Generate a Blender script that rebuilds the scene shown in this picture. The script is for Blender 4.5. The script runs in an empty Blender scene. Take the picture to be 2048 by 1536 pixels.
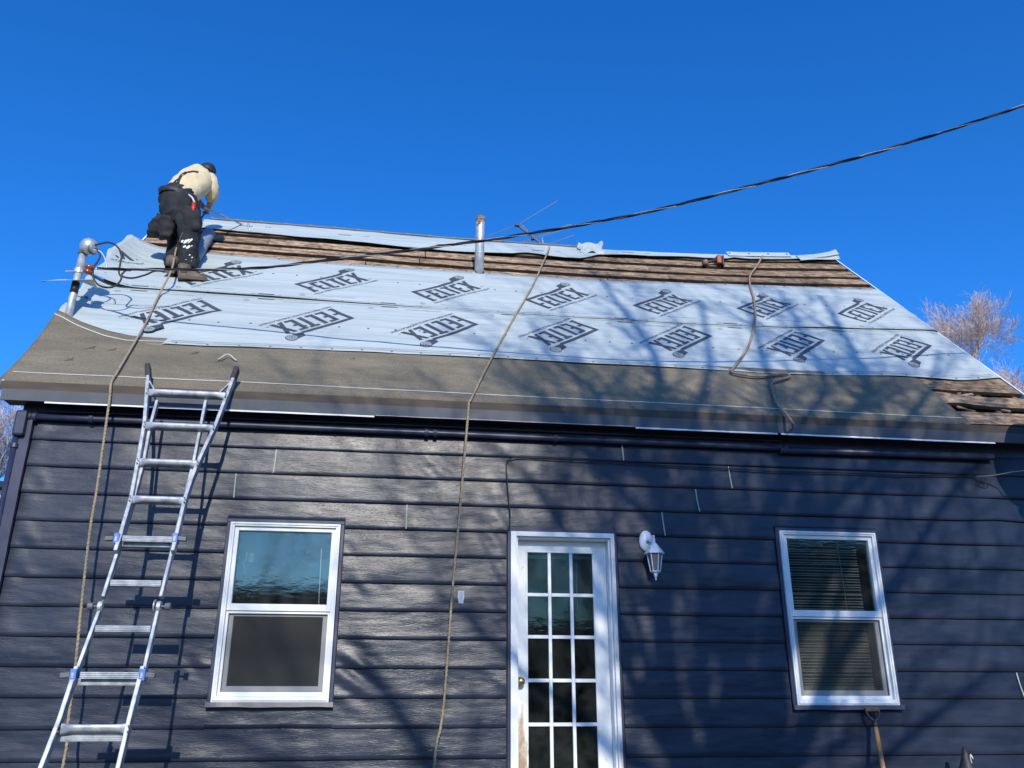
import bpy, bmesh, math, random
from math import sin, cos, tan, pi, radians
from mathutils import Vector, Matrix, noise
random.seed(7)
C = bpy.context.scene.collection
scene = bpy.context.scene

# ------------------------------------------------------------------ camera
FPX, CAM = 1725.24, Vector((0.0, -6.7003, -1.85474))
RIGHT = Vector((0.990375372, -0.138406783, 0.000430551))
UP = Vector((-0.0481678247, -0.341747199, 0.938556718))
FWD = Vector((0.129755476, 0.929544197, 0.345124763))
cam = bpy.data.cameras.new('camera')
cam.sensor_width = 36; cam.lens = 36 * FPX / 2048; cam.clip_end = 2000; cam.clip_start = .05
co = bpy.data.objects.new('camera', cam); C.objects.link(co)
M = Matrix((RIGHT, UP, -FWD)).transposed().to_4x4(); M.translation = CAM
co.matrix_world = M
scene.camera = co

# ------------------------------------------------------------------ sky, sun, exposure
SUN_EL, SUN_AZ = radians(27), radians(0)          # light travels towards +Y and down
w = bpy.data.worlds.new('World'); scene.world = w; w.use_nodes = True
nt = w.node_tree; nt.nodes.clear()
sky = nt.nodes.new('ShaderNodeTexSky'); sky.sky_type = 'NISHITA'; sky.sun_disc = False
sky.sun_elevation = SUN_EL; sky.sun_rotation = radians(180) + SUN_AZ
sky.altitude = 300; sky.air_density = 1.0; sky.dust_density = 0.7; sky.ozone_density = 4.0
hs = nt.nodes.new('ShaderNodeHueSaturation'); hs.inputs['Saturation'].default_value = 1.10
hs.inputs['Hue'].default_value = 0.505
bg = nt.nodes.new('ShaderNodeBackground'); bg.inputs['Strength'].default_value = 0.155
ow = nt.nodes.new('ShaderNodeOutputWorld')
mxs = nt.nodes.new('ShaderNodeMix'); mxs.data_type = 'RGBA'; mxs.blend_type = 'MULTIPLY'; mxs.inputs[0].default_value = 1
mxs.inputs[7].default_value = (.64, 1.05, 1.48, 1)
nt.links.new(sky.outputs[0], mxs.inputs[6]); nt.links.new(mxs.outputs[2], hs.inputs['Color']); nt.links.new(hs.outputs[0], bg.inputs[0]); nt.links.new(bg.outputs[0], ow.inputs[0])
sl = bpy.data.lights.new('sun', 'SUN'); sl.energy = 4.3; sl.angle = radians(0.45); sl.color = (1.0, .92, .78)
so = bpy.data.objects.new('sun', sl); C.objects.link(so)
SUN = Vector((sin(SUN_AZ) * cos(SUN_EL), cos(SUN_AZ) * cos(SUN_EL), -sin(SUN_EL)))
so.rotation_euler = SUN.to_track_quat('-Z', 'Y').to_euler(); so.location = (0, -30, 20)
scene.view_settings.view_transform = 'Standard'; scene.view_settings.look = 'None'
scene.view_settings.exposure = 0.0; scene.view_settings.gamma = 1
scene.view_settings.use_curve_mapping = False

# ------------------------------------------------------------------ helpers
def ray(px, py):
    return (RIGHT * ((px - 1024) / FPX) + UP * (-(py - 768) / FPX) + FWD)
def at(px, py, Y):
    d = ray(px, py); return CAM + d * ((Y - CAM.y) / d.y)
AL = radians(46); OV = 0.15; EZ = 0.4015
NRM = Vector((0, -sin(AL), cos(AL))); UPR = Vector((0, cos(AL), sin(AL)))
def rf(X, s, h=0.0):
    return Vector((X, -OV + s * cos(AL), EZ + s * sin(AL))) + NRM * h
def onroof(px, py, h=0.0):
    d = ray(px, py); P0 = rf(0, 0, h); return CAM + d * ((P0 - CAM).dot(NRM) / d.dot(NRM))
def lerp_tab(T, x):
    if x <= T[0][0]: return T[0][1]
    for (a, b), (c, d) in zip(T, T[1:]):
        if x <= c:
            t = (x - a) / (c - a); return b + (d - b) * t
    return T[-1][1]
def smooth_tab(T, x, r=.18):
    return sum(lerp_tab(T, x + k * r) for k in (-1, -.5, 0, .5, 1)) / 5
def nz(x, y, z=0.0): return noise.noise(Vector((x, y, z)))

class MB:
    def __init__(s): s.v = []; s.f = []
    def quad_grid(s, fn, nu, nv):
        b = len(s.v)
        for j in range(nv + 1):
            for i in range(nu + 1): s.v.append(tuple(fn(i / nu, j / nv)))
        for j in range(nv):
            for i in range(nu):
                a = b + j * (nu + 1) + i; s.f.append((a, a + 1, a + nu + 2, a + nu + 1))
        return s
    def box(s, lo, hi, mat=None):
        b = len(s.v); lo, hi = list(lo), list(hi)
        for k in range(3):
            if lo[k] > hi[k]: lo[k], hi[k] = hi[k], lo[k]
        for z in (0, 1):
            for y in (0, 1):
                for x in (0, 1):
                    p = Vector(((lo, hi)[x][0], (lo, hi)[y][1], (lo, hi)[z][2]))
                    s.v.append(tuple(mat @ p if mat else p))
        for q in ((0, 2, 3, 1), (4, 5, 7, 6), (0, 1, 5, 4), (2, 6, 7, 3), (0, 4, 6, 2), (1, 3, 7, 5)):
            s.f.append(tuple(b + k for k in q))
        return s
    def tube(s, pts, r, n=8, cap=True, prof=None):
        pts = [Vector(p) for p in pts]; N = len(pts)
        rs = r if isinstance(r, (list, tuple)) else [r] * N
        t0 = (pts[1] - pts[0]).normalized()
        ref = Vector((0, 0, 1)) if abs(t0.z) < .9 else Vector((1, 0, 0))
        nn = t0.cross(ref).normalized(); b0 = len(s.v)
        for i, p in enumerate(pts):
            t = (pts[min(i + 1, N - 1)] - pts[max(i - 1, 0)])
            if t.length < 1e-9: t = t0
            t.normalize(); nn = (nn - t * nn.dot(t))
            if nn.length < 1e-6: nn = t.orthogonal()
            nn.normalize(); bb = t.cross(nn)
            for k in range(n):
                a = 2 * pi * k / n + (pi / n if n == 4 else 0)
                s.v.append(tuple(p + (nn * cos(a) + bb * sin(a)) * rs[i]))
        for i in range(N - 1):
            for k in range(n):
                a = b0 + i * n + k; c = b0 + i * n + (k + 1) % n
                s.f.append((a, c, c + n, a + n))
        if cap:
            s.f.append(tuple(b0 + k for k in range(n))[::-1])
            s.f.append(tuple(b0 + (N - 1) * n + k for k in range(n)))
        return s
    def lathe(s, prof, c, n=20, axis=Vector((0, 0, 1)), sx=1.0):
        ax = axis.normalized(); u = ax.orthogonal().normalized(); v = ax.cross(u); b0 = len(s.v); c = Vector(c)
        for (r, h) in prof:
            for k in range(n):
                a = 2 * pi * k / n; s.v.append(tuple(c + ax * h + (u * cos(a) * sx + v * sin(a)) * max(r, 1e-4)))
        for i in range(len(prof) - 1):
            for k in range(n):
                a = b0 + i * n + k; d = b0 + i * n + (k + 1) % n; s.f.append((a, d, d + n, a + n))
        s.f.append(tuple(b0 + k for k in range(n))[::-1]); s.f.append(tuple(b0 + (len(prof) - 1) * n + k for k in range(n)))
        return s
    def bar(s, a, b, wx, wy, up=Vector((0, 0, 1))):
        a, b = Vector(a), Vector(b); t = (b - a).normalized(); u = t.cross(up).normalized(); v = u.cross(t)
        b0 = len(s.v)
        for p in (a, b):
            for i, j in ((-1, -1), (1, -1), (1, 1), (-1, 1)): s.v.append(tuple(p + u * i * wx / 2 + v * j * wy / 2))
        for q in ((0, 1, 5, 4), (1, 2, 6, 5), (2, 3, 7, 6), (3, 0, 4, 7), (3, 2, 1, 0), (4, 5, 6, 7)): s.f.append(tuple(b0 + k for k in q))
        return s
    def build(s, name, mat, parent=None, smooth=False, bevel=0):
        me = bpy.data.meshes.new(name); me.from_pydata(s.v, [], s.f)
        if mat: me.materials.append(mat)
        if smooth:
            me.polygons.foreach_set('use_smooth', [True] * len(me.polygons))
        me.update()
        o = bpy.data.objects.new(name, me); C.objects.link(o)
        if parent: o.parent = parent
        if bevel:
            m = o.modifiers.new('b', 'BEVEL'); m.width = bevel; m.segments = 2; m.limit_method = 'ANGLE'
        return o
def tag(o, label=None, cat=None, group=None, kind=None):
    if label: o['label'] = label
    if cat: o['category'] = cat
    if group: o['group'] = group
    if kind: o['kind'] = kind
    return o
def thing(name, label, cat, group=None):
    o = bpy.data.objects.new(name, None); o.empty_display_size = .1; C.objects.link(o)
    return tag(o, label, cat, group)
def solid(o, t, off=-1):
    m = o.modifiers.new('s', 'SOLIDIFY'); m.thickness = t; m.offset = off; return o

# ------------------------------------------------------------------ materials
def mat(name, col, rough=.6, metal=0, spec=.5, build=None, **kw):
    m = bpy.data.materials.new(name); m.use_nodes = True; n = m.node_tree
    b = n.nodes['Principled BSDF']
    b.inputs['Base Color'].default_value = (*col, 1); b.inputs['Roughness'].default_value = rough
    b.inputs['Metallic'].default_value = metal; b.inputs['Specular IOR Level'].default_value = spec
    if build: build(n, b)
    return m
def N(n, t, **kw):
    x = n.nodes.new(t)
    for k, v in kw.items():
        if k in x.inputs: x.inputs[k].default_value = v
        else: setattr(x, k, v)
    return x
def coords(n, scale=(1, 1, 1), rot=(0, 0, 0)):
    g = N(n, 'ShaderNodeNewGeometry'); mp = N(n, 'ShaderNodeMapping')
    mp.inputs['Scale'].default_value = scale; mp.inputs['Rotation'].default_value = rot
    n.links.new(g.outputs['Position'], mp.inputs[0]); return mp.outputs[0]
def noise_tex(n, vec, scale, detail=4, rough=.55, dist=0):
    t = N(n, 'ShaderNodeTexNoise'); t.inputs['Scale'].default_value = scale; t.inputs['Detail'].default_value = detail
    t.inputs['Roughness'].default_value = rough; t.inputs['Distortion'].default_value = dist
    n.links.new(vec, t.inputs['Vector']); return t.outputs['Fac']
def ramp(n, fac, stops):
    r = N(n, 'ShaderNodeValToRGB'); e = r.color_ramp.elements
    while len(e) < len(stops): e.new(.5)
    for k, (p, c) in enumerate(stops):
        e[k].position = p; e[k].color = (*c, 1) if len(c) == 3 else c
    n.links.new(fac, r.inputs[0]); return r.outputs[0]
def bump(n, b, h, strength=.3, dist=.01, prev=None):
    x = N(n, 'ShaderNodeBump'); x.inputs['Strength'].default_value = strength; x.inputs['Distance'].default_value = dist
    n.links.new(h, x.inputs['Height'])
    if prev: n.links.new(prev, x.inputs['Normal'])
    n.links.new(x.outputs[0], b.inputs['Normal']); return x.outputs[0]
def noisy(name, c1, c2, scale=8, rough=.6, stretch=(1, 1, 1), bs=.2, bd=.004, metal=0, spec=.5, rvar=0, p=(.35, .65), detail=5):
    def f(n, b):
        v = coords(n, stretch); t = noise_tex(n, v, scale, detail)
        n.links.new(ramp(n, t, [(p[0], c1), (p[1], c2)]), b.inputs['Base Color'])
        t2 = noise_tex(n, v, scale * 5, 4); bump(n, b, t2, bs, bd)
        if rvar:
            mr = N(n, 'ShaderNodeMapRange'); mr.inputs['To Min'].default_value = rough - rvar; mr.inputs['To Max'].default_value = rough + rvar
            n.links.new(t, mr.inputs[0]); n.links.new(mr.outputs[0], b.inputs['Roughness'])
    return mat(name, c1, rough, metal, spec, f)

def f_siding(n, b):
    v = coords(n, (1, 1, 1))
    big = noise_tex(n, coords(n, (.7, 1, 1.6)), 3.0, 3)
    n.links.new(ramp(n, big, [(.3, (.011, .017, .036)), (.75, (.028, .037, .062))]), b.inputs['Base Color'])
    g1 = noise_tex(n, coords(n, (2.6, 1, 30)), 1.7, 5, .65, 1.2)      # long grain
    g2 = noise_tex(n, coords(n, (24, 1, 190)), 1.0, 3, .5)
    ad = N(n, 'ShaderNodeMath', operation='ADD'); n.links.new(g1, ad.inputs[0]); n.links.new(g2, ad.inputs[1])
    wv = noise_tex(n, coords(n, (1.1, 1, 3.5)), 1.7, 2)
    p = bump(n, b, wv, .30, .045); bump(n, b, ad.outputs[0], .42, .0026, p)
    mr = N(n, 'ShaderNodeMapRange'); mr.inputs['To Min'].default_value = .24; mr.inputs['To Max'].default_value = .42
    n.links.new(big, mr.inputs[0]); n.links.new(mr.outputs[0], b.inputs['Roughness'])
M_siding = mat('navy_vinyl', (.04, .05, .09), .4, 0, .34, f_siding)
M_navy = noisy('navy_paint', (.018, .024, .058), (.034, .040, .082), 9, .42, bs=.1)
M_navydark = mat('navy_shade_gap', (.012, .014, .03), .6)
M_joint = mat('unpainted_edge', (.42, .46, .36), .6)
def f_felt(n, b):
    v = coords(n); t = noise_tex(n, coords(n, (1, 3, 3)), 1.3, 5, .65); t2 = noise_tex(n, v, 70, 4, .8); t3 = noise_tex(n, coords(n, (.6, 5, 5)), 2.5, 4)
    c = N(n, 'ShaderNodeMix', data_type='RGBA'); c.blend_type = 'MULTIPLY'; c.inputs[0].default_value = .55
    n.links.new(ramp(n, t, [(.25, (.155, .138, .105)), (.55, (.215, .188, .140)), (.8, (.275, .24, .18))]), c.inputs[6])
    n.links.new(ramp(n, t2, [(.35, (.35, .35, .35)), (.62, (1.1, 1.1, 1.1))]), c.inputs[7])
    n.links.new(c.outputs[2], b.inputs['Base Color'])
    p = bump(n, b, t3, .5, .03); bump(n, b, t2, .8, .006, p)
M_felt = mat('mineral_felt', (.2, .19, .16), .9, 0, .2, f_felt)
def f_under(n, b):
    t = noise_tex(n, coords(n, (.25, 2.2, 2.2)), 3.2, 4, .6); t3 = noise_tex(n, coords(n, (1, 6, 6)), 3, 4)
    n.links.new(ramp(n, t, [(.3, (.375, .435, .45)), (.7, (.475, .535, .545))]), b.inputs['Base Color'])
    v = coords(n); t2 = noise_tex(n, v, 160, 2)
    p = bump(n, b, t, .9, .03); p = bump(n, b, t3, .5, .012, p); bump(n, b, t2, .15, .001, p)
M_under = mat('synthetic_underlay', (.55, .6, .65), .5, 0, .35, f_under)
M_print = noisy('print_ink', (.042, .052, .072), (.070, .083, .105), 25, .55, bs=.05, p=(.3, .7))
M_printlt = mat('faded_print_ink', (.22, .25, .29), .55)
def f_wood(n, b):
    t = noise_tex(n, coords(n, (1.2, 16, 16)), 1.6, 6, .65, .6); t2 = noise_tex(n, coords(n, (5.5, 11, 11)), 1.6, 6, .75)
    oi = N(n, 'ShaderNodeObjectInfo')
    c = N(n, 'ShaderNodeMix', data_type='RGBA'); c.blend_type = 'MULTIPLY'; c.inputs[0].default_value = .9
    n.links.new(ramp(n, t, [(.30, (.15, .10, .065)), (.5, (.34, .235, .155)), (.70, (.50, .37, .26))]), c.inputs[6])
    n.links.new(ramp(n, t2, [(.38, (.26, .25, .25)), (.5, (.85, .84, .82)), (.60, (1.45, 1.38, 1.3))]), c.inputs[7])
    hsv = N(n, 'ShaderNodeHueSaturation'); mr = N(n, 'ShaderNodeMapRange'); mr.inputs['To Min'].default_value = .7; mr.inputs['To Max'].default_value = 1.2
    n.links.new(oi.outputs['Random'], mr.inputs[0]); n.links.new(mr.outputs[0], hsv.inputs['Value']); n.links.new(c.outputs[2], hsv.inputs['Color'])
    n.links.new(hsv.outputs[0], b.inputs['Base Color']); bump(n, b, t, .5, .006)
M_wood = mat('old_sheathing_wood', (.3, .2, .13), .85, 0, .2, f_wood)
M_edge = noisy('dark_board_edge', (.022, .014, .010), (.06, .038, .026), 20, .9)  # board rims, darker than the faces
M_rafter = noisy('old_rafter_wood', (.12, .075, .045), (.22, .14, .085), 12, .85, (1, 6, 6))
M_dark = mat('attic_dark', (.02, .018, .016), .95)
M_brown = noisy('brown_drip_metal', (.062, .049, .040), (.086, .070, .057), 4, .65, (1, 1, 6), bs=.05, spec=.2)
M_greyf = noisy('grey_fascia_paint', (.088, .096, .112), (.108, .116, .132), 5, .65, bs=.05, spec=.2)
M_white = noisy('white_vinyl', (.70, .73, .76), (.80, .81, .81), 6, .38, bs=.05, p=(.3, .7))
M_whitew = noisy('worn_white_paint', (.55, .50, .42), (.82, .82, .80), 14, .5, (1, 1, .35), bs=.25, p=(.30, .48))
def f_door(n, b):
    g = N(n, 'ShaderNodeNewGeometry'); sp = N(n, 'ShaderNodeSeparateXYZ'); n.links.new(g.outputs['Position'], sp.inputs[0])
    t = noise_tex(n, coords(n, (1, 1, .4)), 30, 5, .7)
    a = N(n, 'ShaderNodeMapRange'); a.inputs['From Min'].default_value = -1.78; a.inputs['From Max'].default_value = -2.3; n.links.new(sp.outputs['Z'], a.inputs[0])
    x = N(n, 'ShaderNodeMapRange'); x.inputs['From Min'].default_value = 1.085; x.inputs['From Max'].default_value = 1.02; n.links.new(sp.outputs['X'], x.inputs[0])
    m = N(n, 'ShaderNodeMath', operation='MULTIPLY'); n.links.new(a.outputs[0], m.inputs[0]); n.links.new(x.outputs[0], m.inputs[1])
    m2 = N(n, 'ShaderNodeMath', operation='MULTIPLY_ADD'); n.links.new(m.outputs[0], m2.inputs[0]); m2.inputs[1].default_value = .55; n.links.new(t, m2.inputs[2])
    n.links.new(ramp(n, m2.outputs[0], [(.62, (.76, .78, .79)), (.74, (.56, .48, .38)), (.95, (.34, .25, .17))]), b.inputs['Base Color'])
M_door = mat('white_door_paint', (.78, .79, .8), .4, 0, .5, f_door)
M_alu = noisy('scuffed_aluminium', (.27, .30, .34), (.50, .53, .57), 16, .5, (1, 1, 1), bs=.2, bd=.001, metal=.45, rvar=.1)
M_steel = noisy('galvanised_steel', (.40, .43, .46), (.62, .66, .68), 14, .5, bs=.2, bd=.001, metal=.5)
M_rust = noisy('rusty_steel', (.12, .055, .03), (.30, .20, .14), 30, .85)
M_greyplast = mat('grey_plastic', (.12, .13, .15), .5)
M_black = noisy('black_rubber', (.012, .013, .016), (.03, .032, .036), 30, .55)
M_blue = mat('blue_plastic', (.10, .22, .55), .45)
M_rope = noisy('tan_rope', (.26, .205, .13), (.42, .34, .23), 60, .9, bs=.7, bd=.004)
M_ropeb = noisy('grimy_rope', (.23, .17, .13), (.38, .29, .23), 60, .9, bs=.7, bd=.004)
M_cable = mat('black_cable', (.008, .009, .013), .5)
M_bare = mat('bare_aluminium_wire', (.40, .41, .43), .5, .5)
M_brass = noisy('worn_brass', (.22, .14, .07), (.50, .38, .22), 60, .35, metal=.8)
M_lamp = mat('white_lantern_paint', (.70, .74, .80), .35)
M_lglass = mat('frosted_smoky_glass', (.16, .16, .17), .25)
M_blind = mat('pale_blind_slat', (.80, .80, .77), .5)
M_chalk = mat('chalk_line', (.62, .60, .55), .9)
M_int = mat('room_paint', (.12, .13, .13), .9)
M_shirt = noisy('cream_cotton', (.60, .48, .29), (.72, .59, .37), 5, .9, (3, 3, .7), bs=.25, bd=.004)
M_pants = noisy('black_work_cotton', (.006, .007, .010), (.022, .025, .031), 7, .85, bs=.6, bd=.012)
M_skin = noisy('skin', (.42, .22, .15), (.50, .28, .20), 20, .55)
M_boot = noisy('brown_boot_leather', (.085, .060, .045), (.17, .125, .095), 25, .7, bs=.4)
M_sole = mat('boot_sole', (.10, .075, .055), .8)
M_red = mat('red_plastic', (.62, .03, .02), .4)
M_paint = mat('splashed_white_paint', (.75, .76, .78), .6)
M_bark = noisy('pale_bark', (.42, .32, .29), (.64, .52, .48), 6, .9)
M_barkd = noisy('dark_bark', (.06, .05, .042), (.12, .10, .085), 6, .9)
M_handle = noisy('worn_ash_handle', (.20, .095, .035), (.42, .25, .12), 14, .6, (1, 1, .25), bs=.3)
def f_glass(n, b):
    pass
def glass(name, refl=.10, tint=(.9, .95, 1), gc=(.62, .74, .72)):
    m = bpy.data.materials.new(name); m.use_nodes = True; n = m.node_tree; n.nodes.clear()
    o = N(n, 'ShaderNodeOutputMaterial'); mx = N(n, 'ShaderNodeMixShader'); tr = N(n, 'ShaderNodeBsdfTransparent'); gl = N(n, 'ShaderNodeBsdfGlossy')
    tr.inputs[0].default_value = (*tint, 1); gl.inputs['Roughness'].default_value = .035; gl.inputs[0].default_value = (*gc, 1)
    fr = N(n, 'ShaderNodeFresnel'); fr.inputs[0].default_value = 1.6
    mm = N(n, 'ShaderNodeMath', operation='ADD'); mm.inputs[1].default_value = refl; n.links.new(fr.outputs[0], mm.inputs[0])
    v = coords(n, (1, 1, 1)); t = noise_tex(n, coords(n, (1, 1, 2.5)), 9, 4, .6); bp = N(n, 'ShaderNodeBump'); bp.inputs['Strength'].default_value = .035; bp.inputs['Distance'].default_value = .01
    n.links.new(t, bp.inputs['Height']); n.links.new(bp.outputs[0], gl.inputs['Normal'])
    n.links.new(mm.outputs[0], mx.inputs[0]); n.links.new(tr.outputs[0], mx.inputs[1]); n.links.new(gl.outputs[0], mx.inputs[2]); df = N(n, 'ShaderNodeBsdfDiffuse'); df.inputs[0].default_value = (.6, .62, .6, 1); m3 = N(n, 'ShaderNodeMixShader'); tt = noise_tex(n, coords(n, (1, 1, 1)), 7, 5); mr3 = N(n, 'ShaderNodeMapRange'); mr3.inputs['To Min'].default_value = .0; mr3.inputs['To Max'].default_value = .035; mr3.inputs['From Min'].default_value = .3; mr3.inputs['From Max'].default_value = .75
    n.links.new(tt, mr3.inputs[0]); n.links.new(mr3.outputs[0], m3.inputs[0]); n.links.new(mx.outputs[0], m3.inputs[1]); n.links.new(df.outputs[0], m3.inputs[2]); n.links.new(m3.outputs[0], o.inputs[0])
    return m
M_glass = glass('window_glass', .10, (.78, .82, .82), (.52, .62, .56))
M_glassd = glass('door_glass', .02, (.45, .55, .55), (.42, .50, .42))
def screen():
    m = bpy.data.materials.new('insect_screen'); m.use_nodes = True; n = m.node_tree; b = n.nodes['Principled BSDF']
    b.inputs['Base Color'].default_value = (.05, .05, .048, 1); b.inputs['Roughness'].default_value = .8; b.inputs['Alpha'].default_value = .45
    return m
M_screen = screen()
def f_ground(n, b):
    t = noise_tex(n, coords(n), .35, 8, .7); t2 = noise_tex(n, coords(n), 9, 4)
    c = N(n, 'ShaderNodeMix', data_type='RGBA'); c.blend_type = 'MULTIPLY'; c.inputs[0].default_value = .6
    n.links.new(ramp(n, t, [(.35, (.12, .105, .06)), (.6, (.20, .17, .11))]), c.inputs[6]); n.links.new(ramp(n, t2, [(.3, (.6, .6, .6)), (.7, (1, 1, 1))]), c.inputs[7])
    n.links.new(c.outputs[2], b.inputs['Base Color']); bump(n, b, t2, .5, .03)
M_ground = mat('winter_grass', (.15, .13, .08), .95, 0, .1, f_ground)
M_conc = noisy('concrete', (.24, .235, .225), (.34, .33, .315), 5, .85)

# ------------------------------------------------------------------ ground
GZ = -3.4
g = MB().quad_grid(lambda u, v: ((u - .5) * 900, (v - .5) * 900, GZ + .12 * nz((u - .5) * 60, (v - .5) * 60) * (1 if max(abs(u - .5), abs(v - .5)) > .03 else 0)), 100, 100)
tag(g.build('ground', M_ground, smooth=True), kind='structure')

# ------------------------------------------------------------------ house shell
S = .2032
XL, XR, DEP = -2.825, 5.72, 6.2
RL, RR = -2.95, 5.93
house = thing('house', 'navy blue sided house being re-roofed with its door and two windows', 'house')
TR = [(-3.2, 4.62), (-2.4, 4.60), (-1.58, 4.58), (-.7, 4.56), (.55, 4.47), (1.66, 4.50), (2.3, 4.48), (2.87, 4.50), (3.88, 4.586), (4.29, 4.64), (5.07, 4.77), (5.9, 4.96)]
RIDGE = lambda X: smooth_tab(TR, X, .5)

W1 = (-1.20, -.385, -1.865, -.59)
W2 = (3.13, 3.97, -1.885, -.543)
DR = (.92, 1.75, -2.70, -.604)
def inside(op, x0, x1, z0, z1): return x1 > op[0] and x0 < op[1] and z1 > op[2] and z0 < op[3]
# sheathing behind the siding (with openings)
b = MB()
xs = sorted([XL, XR] + [v for o in (W1, W2, DR) for v in o[:2]]); zs = sorted([-3.4, .30] + [v for o in (W1, W2, DR) for v in o[2:]])
for i in range(len(xs) - 1):
    for j in range(len(zs) - 1):
        cx, cz = (xs[i] + xs[i + 1]) / 2, (zs[j] + zs[j + 1]) / 2
        if any(o[0] < cx < o[1] and o[2] < cz < o[3] for o in (W1, W2, DR)): continue
        b.box((xs[i], .008, zs[j]), (xs[i + 1], .12, zs[j + 1]))
b.build('wall_sheathing', M_navydark, house)
# foundation strip
MB().box((XL - .01, -.02, -3.4), (XR + .01, .006, -2.66)).build('foundation', M_conc, house)
# side, back walls and gables
def zroof(Y, X): # top of front slope at depth Y
    return EZ + (Y + OV) * tan(AL) - .10
for X0, X1, nm in ((XL, XL + .12, 'side_wall'), (XR - .12, XR, 'side_wall')):
    Xc = (X0 + X1) / 2; yr = -OV + RIDGE(Xc) * cos(AL)
    zr = EZ + RIDGE(Xc) * sin(AL) - .12
    prof = [(.12, -3.4), (.12, .35 + .17), (yr, zr), (2 * yr, .5), (2 * yr, -3.4)]
    v = [(X0, y, z) for y, z in prof] + [(X1, y, z) for y, z in prof]; n_ = len(prof)
    m = MB(); m.v = v; m.f = [tuple(range(n_)), tuple(range(n_, 2 * n_))[::-1]] + [(i, (i + 1) % n_, n_ + (i + 1) % n_, n_ + i) for i in range(n_)]
    m.build(nm, M_navy, house)
MB().box((XL + .12, 2 * (-OV + 4.6 * cos(AL)) - .12, -3.4), (XR - .12, 2 * (-OV + 4.6 * cos(AL)), .5)).build('back_wall', M_navy, house)
# inside: floor, ceiling, partition
MB().box((XL + .125, .125, -2.72), (XR - .125, 5.9, -2.66)).build('room_floor', M_rafter, house)
MB().box((XL + .125, .125, .06), (XR - .125, 5.9, .10)).build('room_ceiling', M_int, house)
MB().box((XL + .125, 3.6, -2.655), (XR - .125, 3.66, .055)).build('partition_wall', M_int, house)
for x in (.45, 2.45): MB().box((x, .125, -2.655), (x + .08, 3.595, .055)).build('partition_wall', M_int, house)

# siding boards, one object per piece
JOINTS = {0: [-.93], 1: [-1.21, 2.755], 2: [.103, 2.455], 3: [2.157], -1: [1.85]}
JTS = {0: [(-.927, 1)], 1: [(-1.21, 0), (2.755, 1)], 2: [(.103, 1), (2.455, 1)], 3: [(2.157, 1)], -1: [(1.85, 1)]}
def sid_y(X, t, i):
    z = -S * i - S * t * 0
    # y of the board face at course i, t from 0 (top) to 1 (bottom)
    y = -.003 - .015 * t
    wob = nz(X * .9, i * 3.1, 1.7) * .0060 + nz(X * 2.6, i * 7.3, 4.2) * .0050 + nz(X * 7, i * 5.1 + t * 2, 9) * .0009
    y -= wob * (sin(pi * min(max(t, 0), 1)) * .9 + .25) 
    zc = -S * (i - 1) - S * t
    d = math.exp(-(((X + .22) / .16) ** 2 + ((zc + 1.68) / .17) ** 2))
    y -= d * .016 * (sin((X * 1.3 + zc * 2.2) * 18) + .3)
    for bx, bz, br in ((-.22, -1.05, .12), (-.30, -.75, .09), (.80, -.70, .14), (.84, -1.75, .12), (4.9, -.10, .18), (4.4, -.14, .16), (-2.62, -.32, .07), (-2.62, -.76, .08), (-2.60, -1.0, .07), (.3, -.12, .2), (5.2, -1.5, .2), (-1.32, -1.62, .09)):
        d = math.exp(-(((X - bx) / br) ** 2 + ((zc - bz) / (br * .6)) ** 2)); y -= d * .006 * sin((X - bx) * 30 + (zc - bz) * 34)
    d = math.exp(-(((X - .86) / .12) ** 2 + ((zc + .85) / .9) ** 2)); y -= d * .004 * sin(X * 40 + zc * 25)
    if X < -2.5: y -= .006 * math.exp(-((X + 2.68) / .08) ** 2) * (1 - t)
    if X > 4.3 and i in (2, 3): y -= .006 * sin((X - 4.3) * 4)
    return y
def sid_zoff(X, i):
    return nz(X * .5, i * 2.2, 33) * .003 + (.014 * math.exp(-((X - 5.12) / .22) ** 2) if i == 2 else 0)
pieces = 0
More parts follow.
